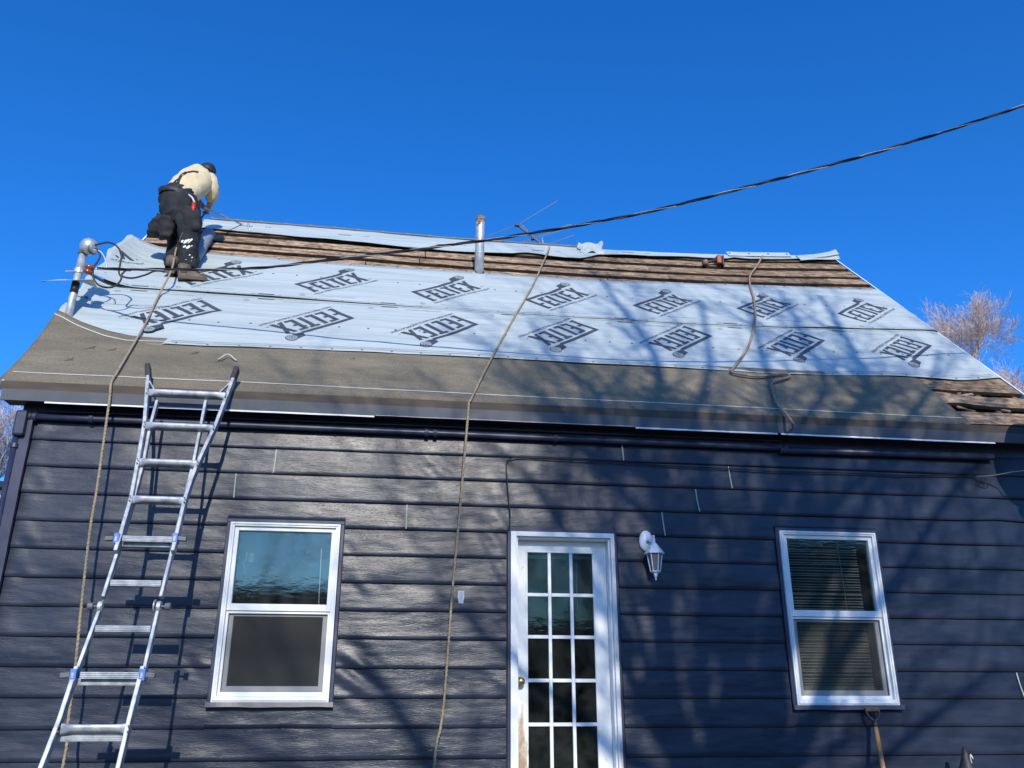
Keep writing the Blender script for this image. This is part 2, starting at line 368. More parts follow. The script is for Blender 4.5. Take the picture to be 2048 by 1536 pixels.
for i in range(0, 14):
    zt = -S * (i - 1) if i > 0 else .155
    zb = -S * i
    ops = [(-2.72 + 0, -2.72), (XR, XR)]
    cuts = [(o[0] - .03, o[1] + .03) for o in (W1, DR, W2) if inside(o, -9, 9, zb + .01, zt - .01)]
    segs, x = [], -2.74
    for a, c in sorted(cuts): segs.append((x, a)); x = c
    segs.append((x, XR - .01))
    jl = {0: [-.927], 1: [-1.21, 2.755], 2: [.103, 2.455], 3: [2.157]}.get(i, [])
    if i == 0: jl = [-.927 + 0, 1.85]
    # the joints the photo shows (lime edged) and unseen random ones
    jj = {0: [1.85], 1: [-.927, 2.755], 2: [-1.21, 2.455], 3: [.103, 2.157], 9: [5.03], 11: [-2.0], 7: [-2.45]}.get(i, [])
    for o in (W1, DR, W2):     # narrow pieces above and below an opening
        if not (inside(o, -9, 9, zb + .01, zt - .01)): continue
        for (za, zc) in ((zt, o[3] + .030), (o[2] - .034, zb)):
            if za - zc < .012: continue
            m = MB(); top_ = (zc > zb + .001)
            def fnp(u, v, za=za, zc=zc, o=o, i=i, top_=top_):
                X = o[0] - .03 + (o[1] - o[0] + .06) * u; k = min(v * 6, 5.001) / 5 if v < .9 else 1
                z = za + (zc - za) * min(1, v * 6 / 5); t = (-S * (i - 1) - z) / S
                if v > .9: return (X, .006 if not top_ else sid_y(X, t, i) + .002, z - .002)
                return (X, sid_y(X, max(0, min(1, t)), i), z + (.012 if (v == 0 and za == zt) else 0))
            m.quad_grid(fnp, 18, 6); m.build('siding_board', M_siding, house, smooth=True)
    for (a, c) in segs:
        cl = [a] + [q for q in jj if a + .1 < q < c - .1] + [c]
        for p, q in zip(cl, cl[1:]):
            m = MB(); nu = max(2, int((q - p) / .03))
            rows = [0, .12, .3, .5, .7, .88, 1.0]
            lift = .0025 if (p in jj) else 0
            def fn(u, v, p=p, q=q, i=i, zt=zt, zb=zb, lift=lift):
                X = p + (q - p) * u; k = v * 8; 
                if k <= 6.001:
                    t = rows[min(6, int(round(k)))]; y = sid_y(X, t, i) - lift
                    z = zt + (zb - zt) * t + sid_zoff(X, i) * t
                    if t == 0: z += .012
                    return (X, y, z)
                y = sid_y(X, 1, i) - lift; z = zb + sid_zoff(X, i)
                return (X, y + .004, z - .006) if k < 7.5 else (X, .006, z - .002)
            m.quad_grid(fn, nu, 8)
            o = m.build('siding_board', M_siding, house, smooth=True); pieces += 1
# dark shadow gap strips are the real undercut; lime edges at the joints
for i, X, tilt, yt in ((1, -.927, -.004, 1), (2, -1.21, .006, 0), (3, .103, 0, 1), (1, 2.755, .012, 1), (2, 2.455, .016, 1), (3, 2.157, .012, 1), (0, 1.85, .004, 1), (9, 5.03, .02, 1)):
    zt, zb = (-S * (i - 1) if i > 0 else .15), -S * i
    m = MB(); m.quad_grid(lambda u, v: (X + tilt * v * v + u * .009, sid_y(X, v, i) - .007, zt - .012 + (zb - zt + .014) * v), 1, 8)
    solid(m.build('joint_edge', M_joint, house), .004)
# corner trim, left
m = MB(); m.quad_grid(lambda u, v: (XL - .006 + u * .110 + .004 * nz(v * 9, 3) * u, -.034 + .004 * nz(v * 6, 1), .16 - v * 2.85), 3, 40)
solid(m.build('corner_trim', M_navy, house, smooth=False), .03, 1).modifiers[0].offset = -1
m = MB(); m.quad_grid(lambda u, v: (XR - .01 - .11 + u * .12, -.034, .16 - v * 2.85), 1, 2); solid(m.build('corner_trim', M_navy, house), .03)
# J channels round the openings
def jch(op, bot=True, wdt=.026, pr=.032):
    x0, x1, z0, z1 = op
    m = MB(); m.box((x0 - wdt, -pr, z1 + .001), (x1 + wdt, .007, z1 + wdt))
    m.box((x0 - wdt, -pr, z0), (x0 - .001, .007, z1 + .0005)); m.box((x1 + .001, -pr, z0), (x1 + wdt, .007, z1 + .0005))
    m.build('opening_trim', M_navy, house, bevel=.003)
    if bot:
        m = MB(); m.quad_grid(lambda u, v: (x0 - wdt - .005 + u * (x1 - x0 + 2 * wdt + .01), -.036 - .006 * v + .004 * nz(u * 5, z0), z0 - .001 - v * .032 + .006 * nz(u * 4, 3.3) * v), 24, 2)
        solid(m.build('opening_trim', M_navy, house), .02)
jch(W1); jch(W2); jch(DR, False, .022, .028)

# eave: frieze, soffit, fascia, drip edge, bright lip
MB().box((XL, -.012, .165), (XR, .006, .30)).build('frieze_board', M_navy, house)
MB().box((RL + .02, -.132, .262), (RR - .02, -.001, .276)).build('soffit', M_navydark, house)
m = MB(); m.quad_grid(lambda u, v: (RL + .015 + u * (RR - RL - .03), -.152 + .002 * nz(u * 30, 0), .338 - v * .088 + .0015 * nz(u * 20, 5)), 90, 2)
solid(m.build('fascia_board', M_greyf, house), .018)
m = MB(); m.quad_grid(lambda u, v: (RL - .01 + u * (RR - RL + .02), -.158 - .006 * v + .003 * nz(u * 26, 7), .404 - v * .074 + .002 * nz(u * 15, 2)), 120, 2)
solid(m.build('drip_edge', M_brown, house), .004)
# end return of the fascia at the left rake
for x0, x1 in ((-2.62, -.18), (-.17, 1.92), (1.93, 3.15), (3.18, 5.13)):
    m = MB(); m.quad_grid(lambda u, v: (x0 + u * (x1 - x0), -.162 - .010 * v, .256 - (.022 if x0 != -.17 else .006) * v + .002 * nz(u * 8, x0)), 20, 1)
    solid(m.build('fascia_lip', M_white, house), .003)

# ------------------------------------------------------------------ roof frame
roof = MB()
for X0, X1 in ((RL + .05, 4.62),):
    roof.quad_grid(lambda u, v: rf(X0 + u * (X1 - X0), .02 + v * (.66 * RIDGE(X0 + u * (X1 - X0)) - .02), -.006), 30, 2)
roof.quad_grid(lambda u, v: rf(4.62 + u * (RR - .06 - 4.62), 1.05 + v * (.66 * RIDGE(4.62 + u * 1.2) - 1.05), -.006), 4, 2)
ro = solid(roof.build('roof', M_rafter, house), .022)
# back slope
m = MB()
def back(u, v):
    X = RL + .02 + u * (RR - RL - .04); R = RIDGE(X); p = rf(X, R, .0); y = p.y + v * (3.3); z = p.z - v * 3.3 * tan(AL); return (X, y + .004, z - .004)
m.quad_grid(back, 30, 4); solid(m.build('back_slope', M_rafter, ro), .03)
for k, X in enumerate([-2.8, -2.2, -1.6, -1.0, -.4, .2, .8, 1.4, 2.0, 2.6, 3.2, 3.8, 4.4, 4.98, 5.46, 5.84]):
    MB().bar(rf(X, .03, -.105), rf(X, RIDGE(X) - .1, -.105), .045, .15, NRM).build('rafter', M_rafter, ro)
# rake boards
for X, wd in ((RL - .012, .02), (RR - .01, .02)):
    m = MB(); m.quad_grid(lambda u, v: rf(X + wd * u, -.01 + v * (RIDGE(X) + .0), .006), 1, 40)
    solid(m.build('rake_trim', M_white, ro), .07)
# roof boards, upper band and the torn right corner
tl = [.672, .762, .822, .890, .950, .995]
rnd = random.Random(5)
def board(x0, x1, fs0, fs1, seed, h0=.0):
    m = MB(); nu = max(3, int((x1 - x0) / .06))
    def fn(u, v):
        X = x0 + (x1 - x0) * u; a, b_ = fs0(X), fs1(X)
        ed = .012 * nz(X * 1.7, seed) + .006 * nz(X * 9, seed + 3)
        ee = .010 * nz(X * 1.9, seed + 9) + .007 * nz(X * 11, seed + 5)
        s = a + ed + (b_ + ee - a - ed) * v
        return rf(X, s, h0 + .004 * nz(X * 1.1, seed + v * .5) + .008 * (1 - v) * .6)
    m.quad_grid(fn, nu, 3); o = m.build('roof_board', M_wood, ro); o.data.materials.append(M_edge); solid(o, .034); o.modifiers[0].material_offset_rim = 1; return o
for k in range(5):
    x = RL + .02; hh = .004 * (k % 2)
    while x < RR - .1:
        L = rnd.uniform(1.3, 3.2); x1 = min(RR - .03, x + L)
        if RR - x1 < .5: x1 = RR - .03
        board(x, x1, lambda X, k=k: (tl[k] + .005) * RIDGE(X) + .034, lambda X, k=k: (tl[k + 1] - .0035) * RIDGE(X) - .016, k * 11 + x, hh)
        x = x1 + rnd.uniform(.004, .012)
for (a, b_, x0, x1, sd) in ((.70, 1.04, 4.55, RR - .03, 1), (.375, .60, 4.62, RR - .05, 2), (.03, .265, 4.7, RR - .04, 3)):
    xm = 5.5 if sd != 2 else x1
    board(x0, x1, lambda X: a + (.05 * math.exp(-((X - 5.05) / .2) ** 2) if sd == 2 else 0), lambda X: b_ + (.05 * math.exp(-((X - 5.02) / .16) ** 2) if sd == 2 else 0), sd * 7.7, .002)
# splintered lath bits at the torn corner
for (x, s, l, a) in ((5.22, .64, .2, 1.1), (5.25, .63, .22, .55), (5.12, .33, .16, 2.0), (5.18, .30, .12, 2.2), (5.55, .33, .14, 2.1)):
    MB().bar(rf(x, s, -.012), rf(x + l * cos(a) * .8, s + l * sin(a) * .5, -.02), .03, .012, NRM).build('wood_splinter', M_wood, ro)

# ------------------------------------------------------------------ sheets on the roof
def wr(X, s, k):
    a = nz(X * .45 + k * 9, s * 3.2, k) * .014 + nz(X * 1.3, s * 8 + k, 2) * .007 + nz(X * 3, s * 12, k + 3) * .0028
    return a
# felt starter
def h_felt(X, s):
    h = .010 + max(-.003, .5 * wr(X, s, 1)) + .004
    e = max(0, (-2.05 - X) / .85)
    if e > 0: h += .10 * min(1, e) ** 1.6 * max(0, (s - .35) / .9) ** 1.7
    if s < .03: h += 0
    return h
FT = [(-3.0, 1.22), (-2.75, 1.08), (-2.5, .98), (-2.3, .93), (-2.0, .93), (4.2, .95), (5, .97)]
def felt(u, v):
    X = RL - .03 + u * (4.955 - RL + .03); top = lerp_tab(FT, X)
    X += .012 * nz(v * 3, 4) * (1 if u > .9 else 0)
    if v < .03: 
        p = rf(X, .004, .004); p.z -= .004 + .004 * nz(X * 2, 1); return p
    s = .002 + (top - .002) * (v - .03) / .97
    return rf(X, s, h_felt(X, s))
fo = MB().quad_grid(felt, 200, 34).build('roof_felt_strip', M_felt, smooth=True); solid(fo, .004)
tag(fo, 'grey mineral felt strip along the eave with chalk lines and a curled left end', 'roofing felt')
def ribbon(name, pts, wd, mt, parent, hf, lift=.003, n=6):
    m = MB(); P = []
    for (a, b_) in zip(pts, pts[1:]):
        for k in range(n): P.append((a[0] + (b_[0] - a[0]) * k / n, a[1] + (b_[1] - a[1]) * k / n))
    P.append(pts[-1])
    def fn(u, v):
        i = min(len(P) - 1, int(round(u * (len(P) - 1)))); X, s = P[i]; s += (v - .5) * wd
        return rf(X, s, hf(X, s) + lift)
    m.quad_grid(fn, len(P) - 1, 1); return m.build(name, mt, parent)
ribbon('chalk_line', [(RL + .02, .135), (-2.2, .135), (-1, .137), (0, .13), (1.5, .125), (3, .12), (4.93, .10)], .011, M_chalk, fo, h_felt, .0045, 30)
ribbon('chalk_line', [(-2.98, 1.14), (-2.75, 1.00), (-2.5, .88), (-2.3, .83), (-2.0, .86), (-1.6, .87)], .012, M_chalk, fo, h_felt, .0045, 14)

for (x, y, r) in ((170, 702, .035), (215, 705, .03), (375, 712, .04), (700, 722, .02), (430, 728, .03), (128, 725, .03)):
    P_ = onroof(x, y, 0); X_ = P_.x; s_0 = (P_.y + OV) / cos(AL)
    for k in range(3): ribbon('scuff', [(X_ + .02 * k, s_0 + .03 * k), (X_ + r + .01 * k, s_0 + .012 + .02 * k), (X_ + 2 * r, s_0 + .02 * k + .02)], .007, M_rafter, fo, h_felt, .0045, 3)
# white underlay sheets
LB = [(-3.05, 1.15), (-2.80, 1.02), (-2.54, .86), (-2.31, .80), (-1.69, .79), (-1.08, .825), (-.69, .838), (.89, .856), (1.57, .832), (2.5, .842), (3.67, .835), (4.75, .93), (5.46, .915), (5.79, 1.0), (6.0, 1.06)]
SM = [(-3.05, 2.06), (-2.44, 2.064), (-1.25, 2.04), (.59, 1.979), (1.76, 1.962), (2.82, 1.974), (4.3, 2.08), (5.8, 2.22), (6.0, 2.24)]
TP = [(-3.05, 3.40), (-2.52, 3.34), (-1.16, 3.22), (.77, 3.215), (1.96, 3.21), (3.19, 3.31), (5.87, 3.60), (6.0, 3.62)]
CP = [(-3.0, 4.25), (-2.26, 4.19), (-1.6, 4.13), (-.67, 4.08), (.2, 3.97), (.54, 3.95), (1.3, 4.03), (1.5, 4.10), (1.66, 4.07), (1.78, 4.01), (1.95, 3.985), (2.15, 4.0), (2.28, 4.1), (2.4, 4.21), (2.74, 4.29), (3.83, 4.41), (4.2, 4.45), (4.33, 4.53), (4.5, 4.50), (4.735, 4.53), (5.3, 4.68), (5.88, 4.80)]
def h_low(X, s):
    h = .022 + wr(X, s, 2)
    if X < -2.72: h += .12 * ((-2.72 - X) / .28) ** 2 * min(1, max(0, (s - .9)))
    if X < -2.1 : h += -.004 * (1 if s < 1.0 else 0)
    return max(h, .017)
def h_up(X, s):
    h = .030 + wr(X, s, 5)
    if X < -2.55: h += .17 * ((-2.55 - X) / .42) ** 2 * (1 - .3 * abs(s - 2.7) / .7)
    return max(h, .024)
def h_low2(X, s):
    if X < -2.0 and s < 1.15:
        return .006
    return h_low(X, s)
def mk_sheet(name, fs0, fs1, xa, xb, hf, nu=220, nv=34, seed=0, edgecurl=True):
    def fn(u, v):
        t = v; X = xa + u * (xb - xa)
        a, b_ = fs0(X), fs1(X)
        X2 = X
        if u == 0: X2 = xa + .02 * nz(v * 6, seed) + (.06 * abs(nz(v * 2.2, seed + 3)))
        s = a + (b_ - a) * t
        h = hf(X2, s)
        if edgecurl and v < .02: h += .006 + .010 * max(0, nz(X * 1.2, seed + 4))
        # drape over the right rake
        if X > RR - .03:
            h -= (X - RR + .03) * .9
        return rf(X2, s, h)
    o = MB().quad_grid(fn, nu, nv).build(name, M_under, smooth=True); solid(o, .0015); return o
lowf = lambda X: smooth_tab(LB, X, .1) + .006 * nz(X * 2, 8)
lo = mk_sheet('roof_underlay_sheet', lowf, lambda X: lerp_tab(SM, X) + .06, -3.0, 5.99, h_low2, seed=1)
tag(lo, 'lower white printed underlay sheet above the grey felt with upside down lettering', 'roof underlay', 'underlay sheets')
upo = mk_sheet('roof_underlay_sheet', lambda X: smooth_tab(SM, X, .3) + .004 * nz(X * 3, 2), lambda X: smooth_tab(TP, X, .25) + .006 * nz(X * 2.2, 5), -2.985, 5.99, h_up, seed=2)
tag(upo, 'upper white printed underlay sheet just below the bare boards', 'roof underlay', 'underlay sheets')
def h_cap(X, s):
    h = .022 + .010 * abs(nz(X * 1.1, s * 2, 8)) + .004 * nz(X * 4, s * 9, 2)
    if 1.2 < X < 2.4: h += .02 * sin((X - 1.2) / 1.2 * pi) * max(0, 4.4 - s)
    if X > 5.1: h += .07 * ((X - 5.1) / .85) ** 2.4 * max(0, (s - 4.5)) / .3
    if X > 2.4: h += .004
    return h
def cap(u, v):
    X = -2.48 + u * (RR + 0.0 + 2.48)
    R = RIDGE(X) + .012; a = lerp_tab(CP, X) + .012 * nz(X * 2.3, 7)
    if v <= .8:
        t = v / .8; s = a + (R - a) * t; h = h_cap(X, s)
        if t < .03: h += .012 + .014 * max(0, nz(X * 1.4, 12))
        return rf(X, s, h)
    p = rf(X, R, h_cap(X, R)); t = (v - .8) / .2; p.y += .05 * t * (3); p.z -= .15 * t * t + .0
    return p
co_ = MB().quad_grid(cap, 240, 20).build('roof_underlay_sheet', M_under, smooth=True); solid(co_, .0015)
tag(co_, 'narrow white underlay strip wrapped over the ridge with a wavy lower edge', 'roof underlay', 'underlay sheets')
# rolled grey edge along the ridge (left part), with cap lumps
P = []; R_ = []
X = -2.42
while X < 2.25:
    P.append(rf(X, RIDGE(X) + .03, .030 + .006 * nz(X * 3, 1))); R_.append(.014 + .010 * max(0, cos(X * 2 * pi / .30)) ** 8 + .006 * abs(nz(X * 1.3, 6))); X += .03
MB().tube(P, R_, 8).build('rolled_edge', M_greyplast, co_, smooth=True)
# raised second layer, right of the ridge
m = MB(); m.quad_grid(lambda u, v: rf(4.27 + u * .95, RIDGE(4.27 + u * .95) - .07 + v * .13, .042 + .012 * v + .003 * nz(u * 7, 1)), 24, 3)
solid(m.build('lapped_piece', M_under, co_), .003)
for k in range(4): MB().lathe([(.004, .001), (.013, .004), (.013, .0), (0, -.004)], rf(4.3 + k * .29, RIDGE(4.3 + k * .29) + .0, .055), 8, NRM).build('cap_nail', M_greyplast, co_)

# ---------------------------------------------------------- print on the sheets (follows the sheet's own surface)
def prn(name, quads, texts, tip, ang, hf, parent, mt, clip=None):
    m = MB(); ca, sa = cos(ang), sin(ang)
    def place(u, v, l):
        X = tip[0] + u * ca - v * sa; s = tip[1] + u * sa + v * ca
        return X, s, l
    for q in quads:
        lv = q[4] if len(q) > 4 else 0
        a, b_, c, d = q[:4]
        L = max(math.dist(a, b_), math.dist(d, c)); H = max(math.dist(a, d), math.dist(b_, c))
        nu, nv = max(1, int(L / .03 + .5)), max(1, int(H / .03 + .5))
        b0 = len(m.v)
        ok = True; pts = []
        for j in range(nv + 1):
            for i in range(nu + 1):
                u_, v_ = i / nu, j / nv
                x = (a[0] * (1 - u_) + b_[0] * u_) * (1 - v_) + (d[0] * (1 - u_) + c[0] * u_) * v_
                y = (a[1] * (1 - u_) + b_[1] * u_) * (1 - v_) + (d[1] * (1 - u_) + c[1] * u_) * v_
                pts.append(place(x, y, lv))
        for p in pts: m.v.append(tuple(rf(p[0], p[1], hf(p[0], p[1]) + .0028 + .0006 * p[2])))
        for j in range(nv):
            for i in range(nu):
                k = j * (nu + 1) + i; idx = (k, k + 1, k + nu + 2, k + nu + 1)
                if clip and any(pts[t][0] < clip for t in idx): continue
                m.f.append(tuple(b0 + t for t in idx))
    for (vs, fs, ox, oy, sc) in texts:
        b0 = len(m.v); pp = [place(ox + x * sc, oy + y * sc, 0) for x, y in vs]
        for p in pp: m.v.append(tuple(rf(p[0], p[1], hf(p[0], p[1]) + .0028)))
        for f in fs:
            if clip and any(pp[t][0] < clip for t in f): continue
            m.f.append(tuple(b0 + t for t in f))
    return m.build(name, mt, parent)
def font_mesh(txt):
    cu = bpy.data.curves.new('t', 'FONT'); cu.body = txt; cu.resolution_u = 2; cu.offset = 0.0
    o = bpy.data.objects.new('t', cu); C.objects.link(o); dg = bpy.context.evaluated_depsgraph_get(); dg.update()
    me = o.evaluated_get(dg).to_mesh(); vs = [(v.co.x, v.co.y) for v in me.vertices]; fs = [tuple(p.vertices) for p in me.polygons]
    wdt = max(v[0] for v in vs); o.evaluated_get(dg).to_mesh_clear(); bpy.data.objects.remove(o); bpy.data.curves.remove(cu)
    return vs, fs, wdt
TG = font_mesh('HIGH PERFORMANCE UNDERLAYMENT'); RG = font_mesh('\u00ae')
def R4(x0, x1, y0, y1, l=0): return ((x0, y0), (x1, y0), (x1, y1), (x0, y1), l)
def logo_quads():
    q = []; st = .046; T, B_ = -.062, -.318
    # frame: long bar on top, left bar that is also the stem of the F
    q.append(((0.0, 0.0), (.066, -.038), (.60, -.036), (.60, .006), 0))
    q.append(((0, 0), (.012, -.33), (.052, -.30), (.046, -.036), 1))
    q.append(((.012, -.33), (.075, -.318), (.07, -.298), (.04, -.30), 2))
    q.append(R4(.05, .10, -.205, -.172, 0))
    def Ew(x, f=1):
        q.append(R4(x, x + st, B_, T)); q.append(R4(x + st, x + .098, T - .034, T)); q.append(R4(x + st, x + .082, -.207, -.173)); q.append(R4(x + st, x + .102, B_, B_ + .034))
    Ew(.132)
    q.append(R4(.258, .258 + st, B_, T)); q.append(R4(.258 + st, .348, B_, B_ + .034))
    q.append(R4(.350, .458, T - .034, T)); q.append(R4(.386, .386 + st, B_, T - .034))
    Ew(.482)
    q.append(((.600, B_), (.642, B_), (.735, T), (.693, T), 0)); q.append(((.693, B_), (.742, B_), (.650, T), (.606, T), 1))
    # roll of material: body and end disc
    q.append(((.595, -.016), (.71, -.016), (.735, .085), (.625, .070), 1))
    return q
LQ = logo_quads()
def disc(q, cx, cy, r0, r1, l, n=20, sy=1.0):
    for k in range(n):
        a, b_ = 2 * pi * k / n, 2 * pi * (k + 1) / n
        q.append(((cx + r0 * cos(a), cy + r0 * sin(a) * sy), (cx + r1 * cos(a), cy + r1 * sin(a) * sy), (cx + r1 * cos(b_), cy + r1 * sin(b_) * sy), (cx + r0 * cos(b_), cy + r0 * sin(b_) * sy), l))
disc(LQ, .752, .038, .0, .058, 2)
LIGHTQ = []
for r in (.016, .031, .045): disc(LIGHTQ, .752, .038, r - .0035, r + .0035, 4)
tsc = .83 / TG[2]
LT = [(TG[0], TG[1], -.012, -.385, tsc), (RG[0], RG[1], .765, -.30, .032)]
UT = [(-3.525, 2.46), (-2.325, 2.455), (-1.125, 2.452), (.077, 2.414), (1.277, 2.412), (2.46, 2.42), (3.67, 2.52), (4.89, 2.581)]
LTp = [(-2.87, 1.66), (-1.674, 1.626), (-.451, 1.614), (.741, 1.616), (1.946, 1.66), (3.141, 1.70), (4.368, 1.732), (5.60, 1.78)]
for (X, s) in UT:
    g_ = prn('printed_logo', LQ, LT, (X, s), radians(43), h_up, upo, M_print, clip=-2.93)
    prn('logo_highlight', LIGHTQ, [], (X, s), radians(43), h_up, g_, M_under, clip=-2.93)
for (X, s) in LTp:
    g_ = prn('printed_logo', LQ, LT, (X, s), radians(224), h_low, lo, M_print, clip=-2.93)
    prn('logo_highlight', LIGHTQ, [], (X, s), radians(224), h_low, g_, M_under, clip=-2.93)
# slots, small text, round marks, edge lines, nail dots
def slot(L=.145, H=.016, t=.0045):
    q = [R4(0, L, H - t, H), R4(0, L, 0, t)]
    for cx, a0 in ((0, pi / 2), (L, -pi / 2)):
        for k in range(6):
            a, b_ = a0 + pi * k / 6, a0 + pi * (k + 1) / 6; r = H / 2
            q.append(((cx + (r - t) * cos(a), r + (r - t) * sin(a)), (cx + r * cos(a), r + r * sin(a)), (cx + r * cos(b_), r + r * sin(b_)), (cx + (r - t) * cos(b_), r + (r - t) * sin(b_)), 0))
    return q
SL = slot(); SLF = SL + [R4(0, .145, .0045, .0115)]
LAP = font_mesh('LAP LINE'); TX = font_mesh('SYNTHETIC UNDERLAYMENT'); IN = font_mesh('6 IN'); CE = font_mesh('A+')
sm = {}
RD = []
disc(RD, 0, 0, .021, .025, 0, 14)
for k in range(8):
    X = -2.62 + 1.2 * k
    if X > 5.6: break
    s = lerp_tab(SM, X)
    prn('printed_marks', SLF, [(IN[0], IN[1], -.075, -.002, .024), (IN[0], IN[1], .18, -.002, .02)], (X, s + .045), 0.0, h_up, upo, M_print)
    prn('printed_marks', RD, [(CE[0], CE[1], -.016, -.008, .025), (TX[0], TX[1], -1.02, .025, .026)], (X + .42, s + .10), 0.0, h_up, upo, M_printlt, clip=-2.9)
    prn('printed_marks', SLF, [(IN[0], IN[1], .20, .016, .02)], (X + .015, s - .055), 0.0, h_low, lo, M_print)
    prn('printed_marks', RD, [(CE[0], CE[1], -.016, -.008, .025), (TX[0], TX[1], .35, -.0, .026)], (X - .09, s - .10), 0.0, h_low, lo, M_printlt, clip=-2.9)
    sc = lerp_tab(CP, X + .2)
    if k < 5: prn('printed_marks', SLF, [(IN[0], IN[1], .3, .01, .04)], (X + .6, sc + .22), 0.0, h_cap, co_, M_print)
def edge_line(tab, off, hf, parent, x0=-2.9, x1=5.9, wd=.004):
    pts = []; X = x0
    while X <= x1: pts.append((X, smooth_tab(tab, X, .1) + off)); X += .1
    ribbon('printed_line', pts, wd, M_printlt, parent, hf, .003, 3)
edge_line(LB, .055, h_low, lo, -1.95, 5.85); edge_line(LB, .085, h_low, lo, -1.95, 5.85)
edge_line(SM, .035, h_up, upo); edge_line(SM, -.03, h_low, lo); edge_line(TP, -.06, h_up, upo, -2.9, 5.85); edge_line(TP, -.035, h_up, upo, -2.9, 5.85)
def nails(tabs, hf, parent, n=30):
    m = MB()
    for (tab, off) in tabs:
        for k in range(n):
            X = -1.9 + k * .26 + .05 * nz(k, off); s = smooth_tab(tab, X, .1) + off + .01 * nz(k * 3, 1)
            m.lathe([(.012, -.002), (.012, .003), (.004, .005)], rf(X, s, hf(X, s)), 7, NRM)
    tag(m.build('cap_nails', M_greyplast, parent), kind='stuff')
nails([(LB, .035), (LB, .55)], h_low, lo, 30); nails([(SM, .02), (SM, .7), (TP, -.02)], h_up, upo, 30)

# crumpled scrap on the ridge
m = MB()
def scrap(u, v):
    X = 2.20 + u * .32 + .04 * nz(v * 3, 1); s = 4.30 + v * .26
    h = .03 + .06 * abs(sin(u * 5.2 + v * 2)) * v + .12 * max(0, u - .62) * v + .04 * nz(u * 3, v * 3, 4)
    return rf(X, s + .10 * max(0, .5 - abs(u - .3)) * v, h)
o = solid(m.quad_grid(scrap, 14, 10).build('underlay_scrap', M_under), .002)
tag(o, 'crumpled white offcut of underlay standing up on the ridge right of the antenna', 'offcut')
# lifted corner at the right end of the ridge
m = MB()
def corner(u, v):
    X = 5.30 + u * .62; R = RIDGE(X); s = R - .20 * (1 - v) ** 1.0 - .02 + .03 * u
    h = .035 + (.09 * u ** 2.2) * (.35 + .65 * v) + .01 * sin(u * 5 + v * 2)
    return rf(X, s, h)
solid(m.quad_grid(corner, 16, 8).build('lifted_corner', M_under, co_, smooth=True), .002)

# ------------------------------------------------------------------ windows
def ring(m, x0, x1, z0, z1, wl, wr_, wb, wt, y0, y1):
    m.box((x0, y0, z0), (x0 + wl, y1, z1)); m.box((x1 - wr_, y0, z0), (x1, y1, z1))
    m.box((x0 + wl, y0, z1 - wt), (x1 - wr_, y1, z1)); m.box((x0 + wl, y0, z0), (x1 - wr_, y1, z0 + wb)); return m
def window(op, mat_in, blinds):
    x0, x1, z0, z1 = op; e = .0015; mid = z0 + (z1 - z0) * .497
    m = MB(); ring(m, x0 + e, x1 - e, z0 + e, z1 - e, .034, .034, .04, .03, -.050, .05)
    win = m.build('window', M_white, house, bevel=.003)
    m = MB(); ring(m, x0 + .012, x1 - .012, z0 + .012, z1 - .010, .010, .010, .012, .008, -.058, -.049); m.build('frame_lip', M_white, win, bevel=.002)
    # upper sash, lower sash
    m = MB(); ring(m, x0 + .036, x1 - .036, mid - .005, z1 - .032, .03, .03, .05, .03, -.030, .02); m.build('upper_sash', M_white, win, bevel=.003)
    m = MB(); ring(m, x0 + .036, x1 - .036, z0 + .042, mid - .008, .018, .018, .03, .016, -.018, -.002); m.build('screen_frame', M_white, win, bevel=.002)
    m = MB(); ring(m, x0 + .056, x1 - .056, z0 + .074, mid - .03, .032, .032, .036, .012, .004, .03); m.build('lower_sash', mat_in, win, bevel=.003)
    MB().box((x0 + .064, -.002, mid + .044), (x1 - .064, .002, z1 - .060)).build('pane', M_glass, win)
    MB().box((x0 + .086, .014, z0 + .108), (x1 - .086, .018, mid - .040)).build('pane', M_glass, win)
    MB().quad_grid(lambda u, v: (x0 + .053 + u * (x1 - x0 - .106), -.010, z0 + .071 + v * (mid - .023 - z0 - .071)), 1, 1).build('insect_screen', M_screen, win)
    if blinds:
        n = 52; me = None
        for k in range(n):
            z = z1 - .08 - k * (z1 - z0 - .20) / n
            if me is None:
                m = MB(); m.quad_grid(lambda u, v: (x0 + .075 + u * (x1 - x0 - .21), .052 + v * .013, -.010 * (1 - v) + .002 * sin(v * pi)), 2, 2); s_ = m.build('blind_slat', M_blind, win); me = s_.data
            else: s_ = bpy.data.objects.new('blind_slat', me); C.objects.link(s_); s_.parent = win
            s_.location.z = z; s_.rotation_euler.y = .004 * nz(k * .7, 2)
        MB().box((x0 + .075, .05, z0 + .10), (x1 - .135, .072, z0 + .135)).build('blind_bottom_rail', M_blind, win)
        MB().tube([(x1 - .30, .045, z1 - .07), (x1 - .285, .045, mid + .03)], .003, 5).build('blind_wand', M_blind, win)
    return win
w1 = window(W1, M_white, False); w2 = window(W2, M_white, True)
MB().tube([at(643, 1098, .03), at(637, 1215, .03)], .004, 5).build('blind_wand', M_blind, w1)
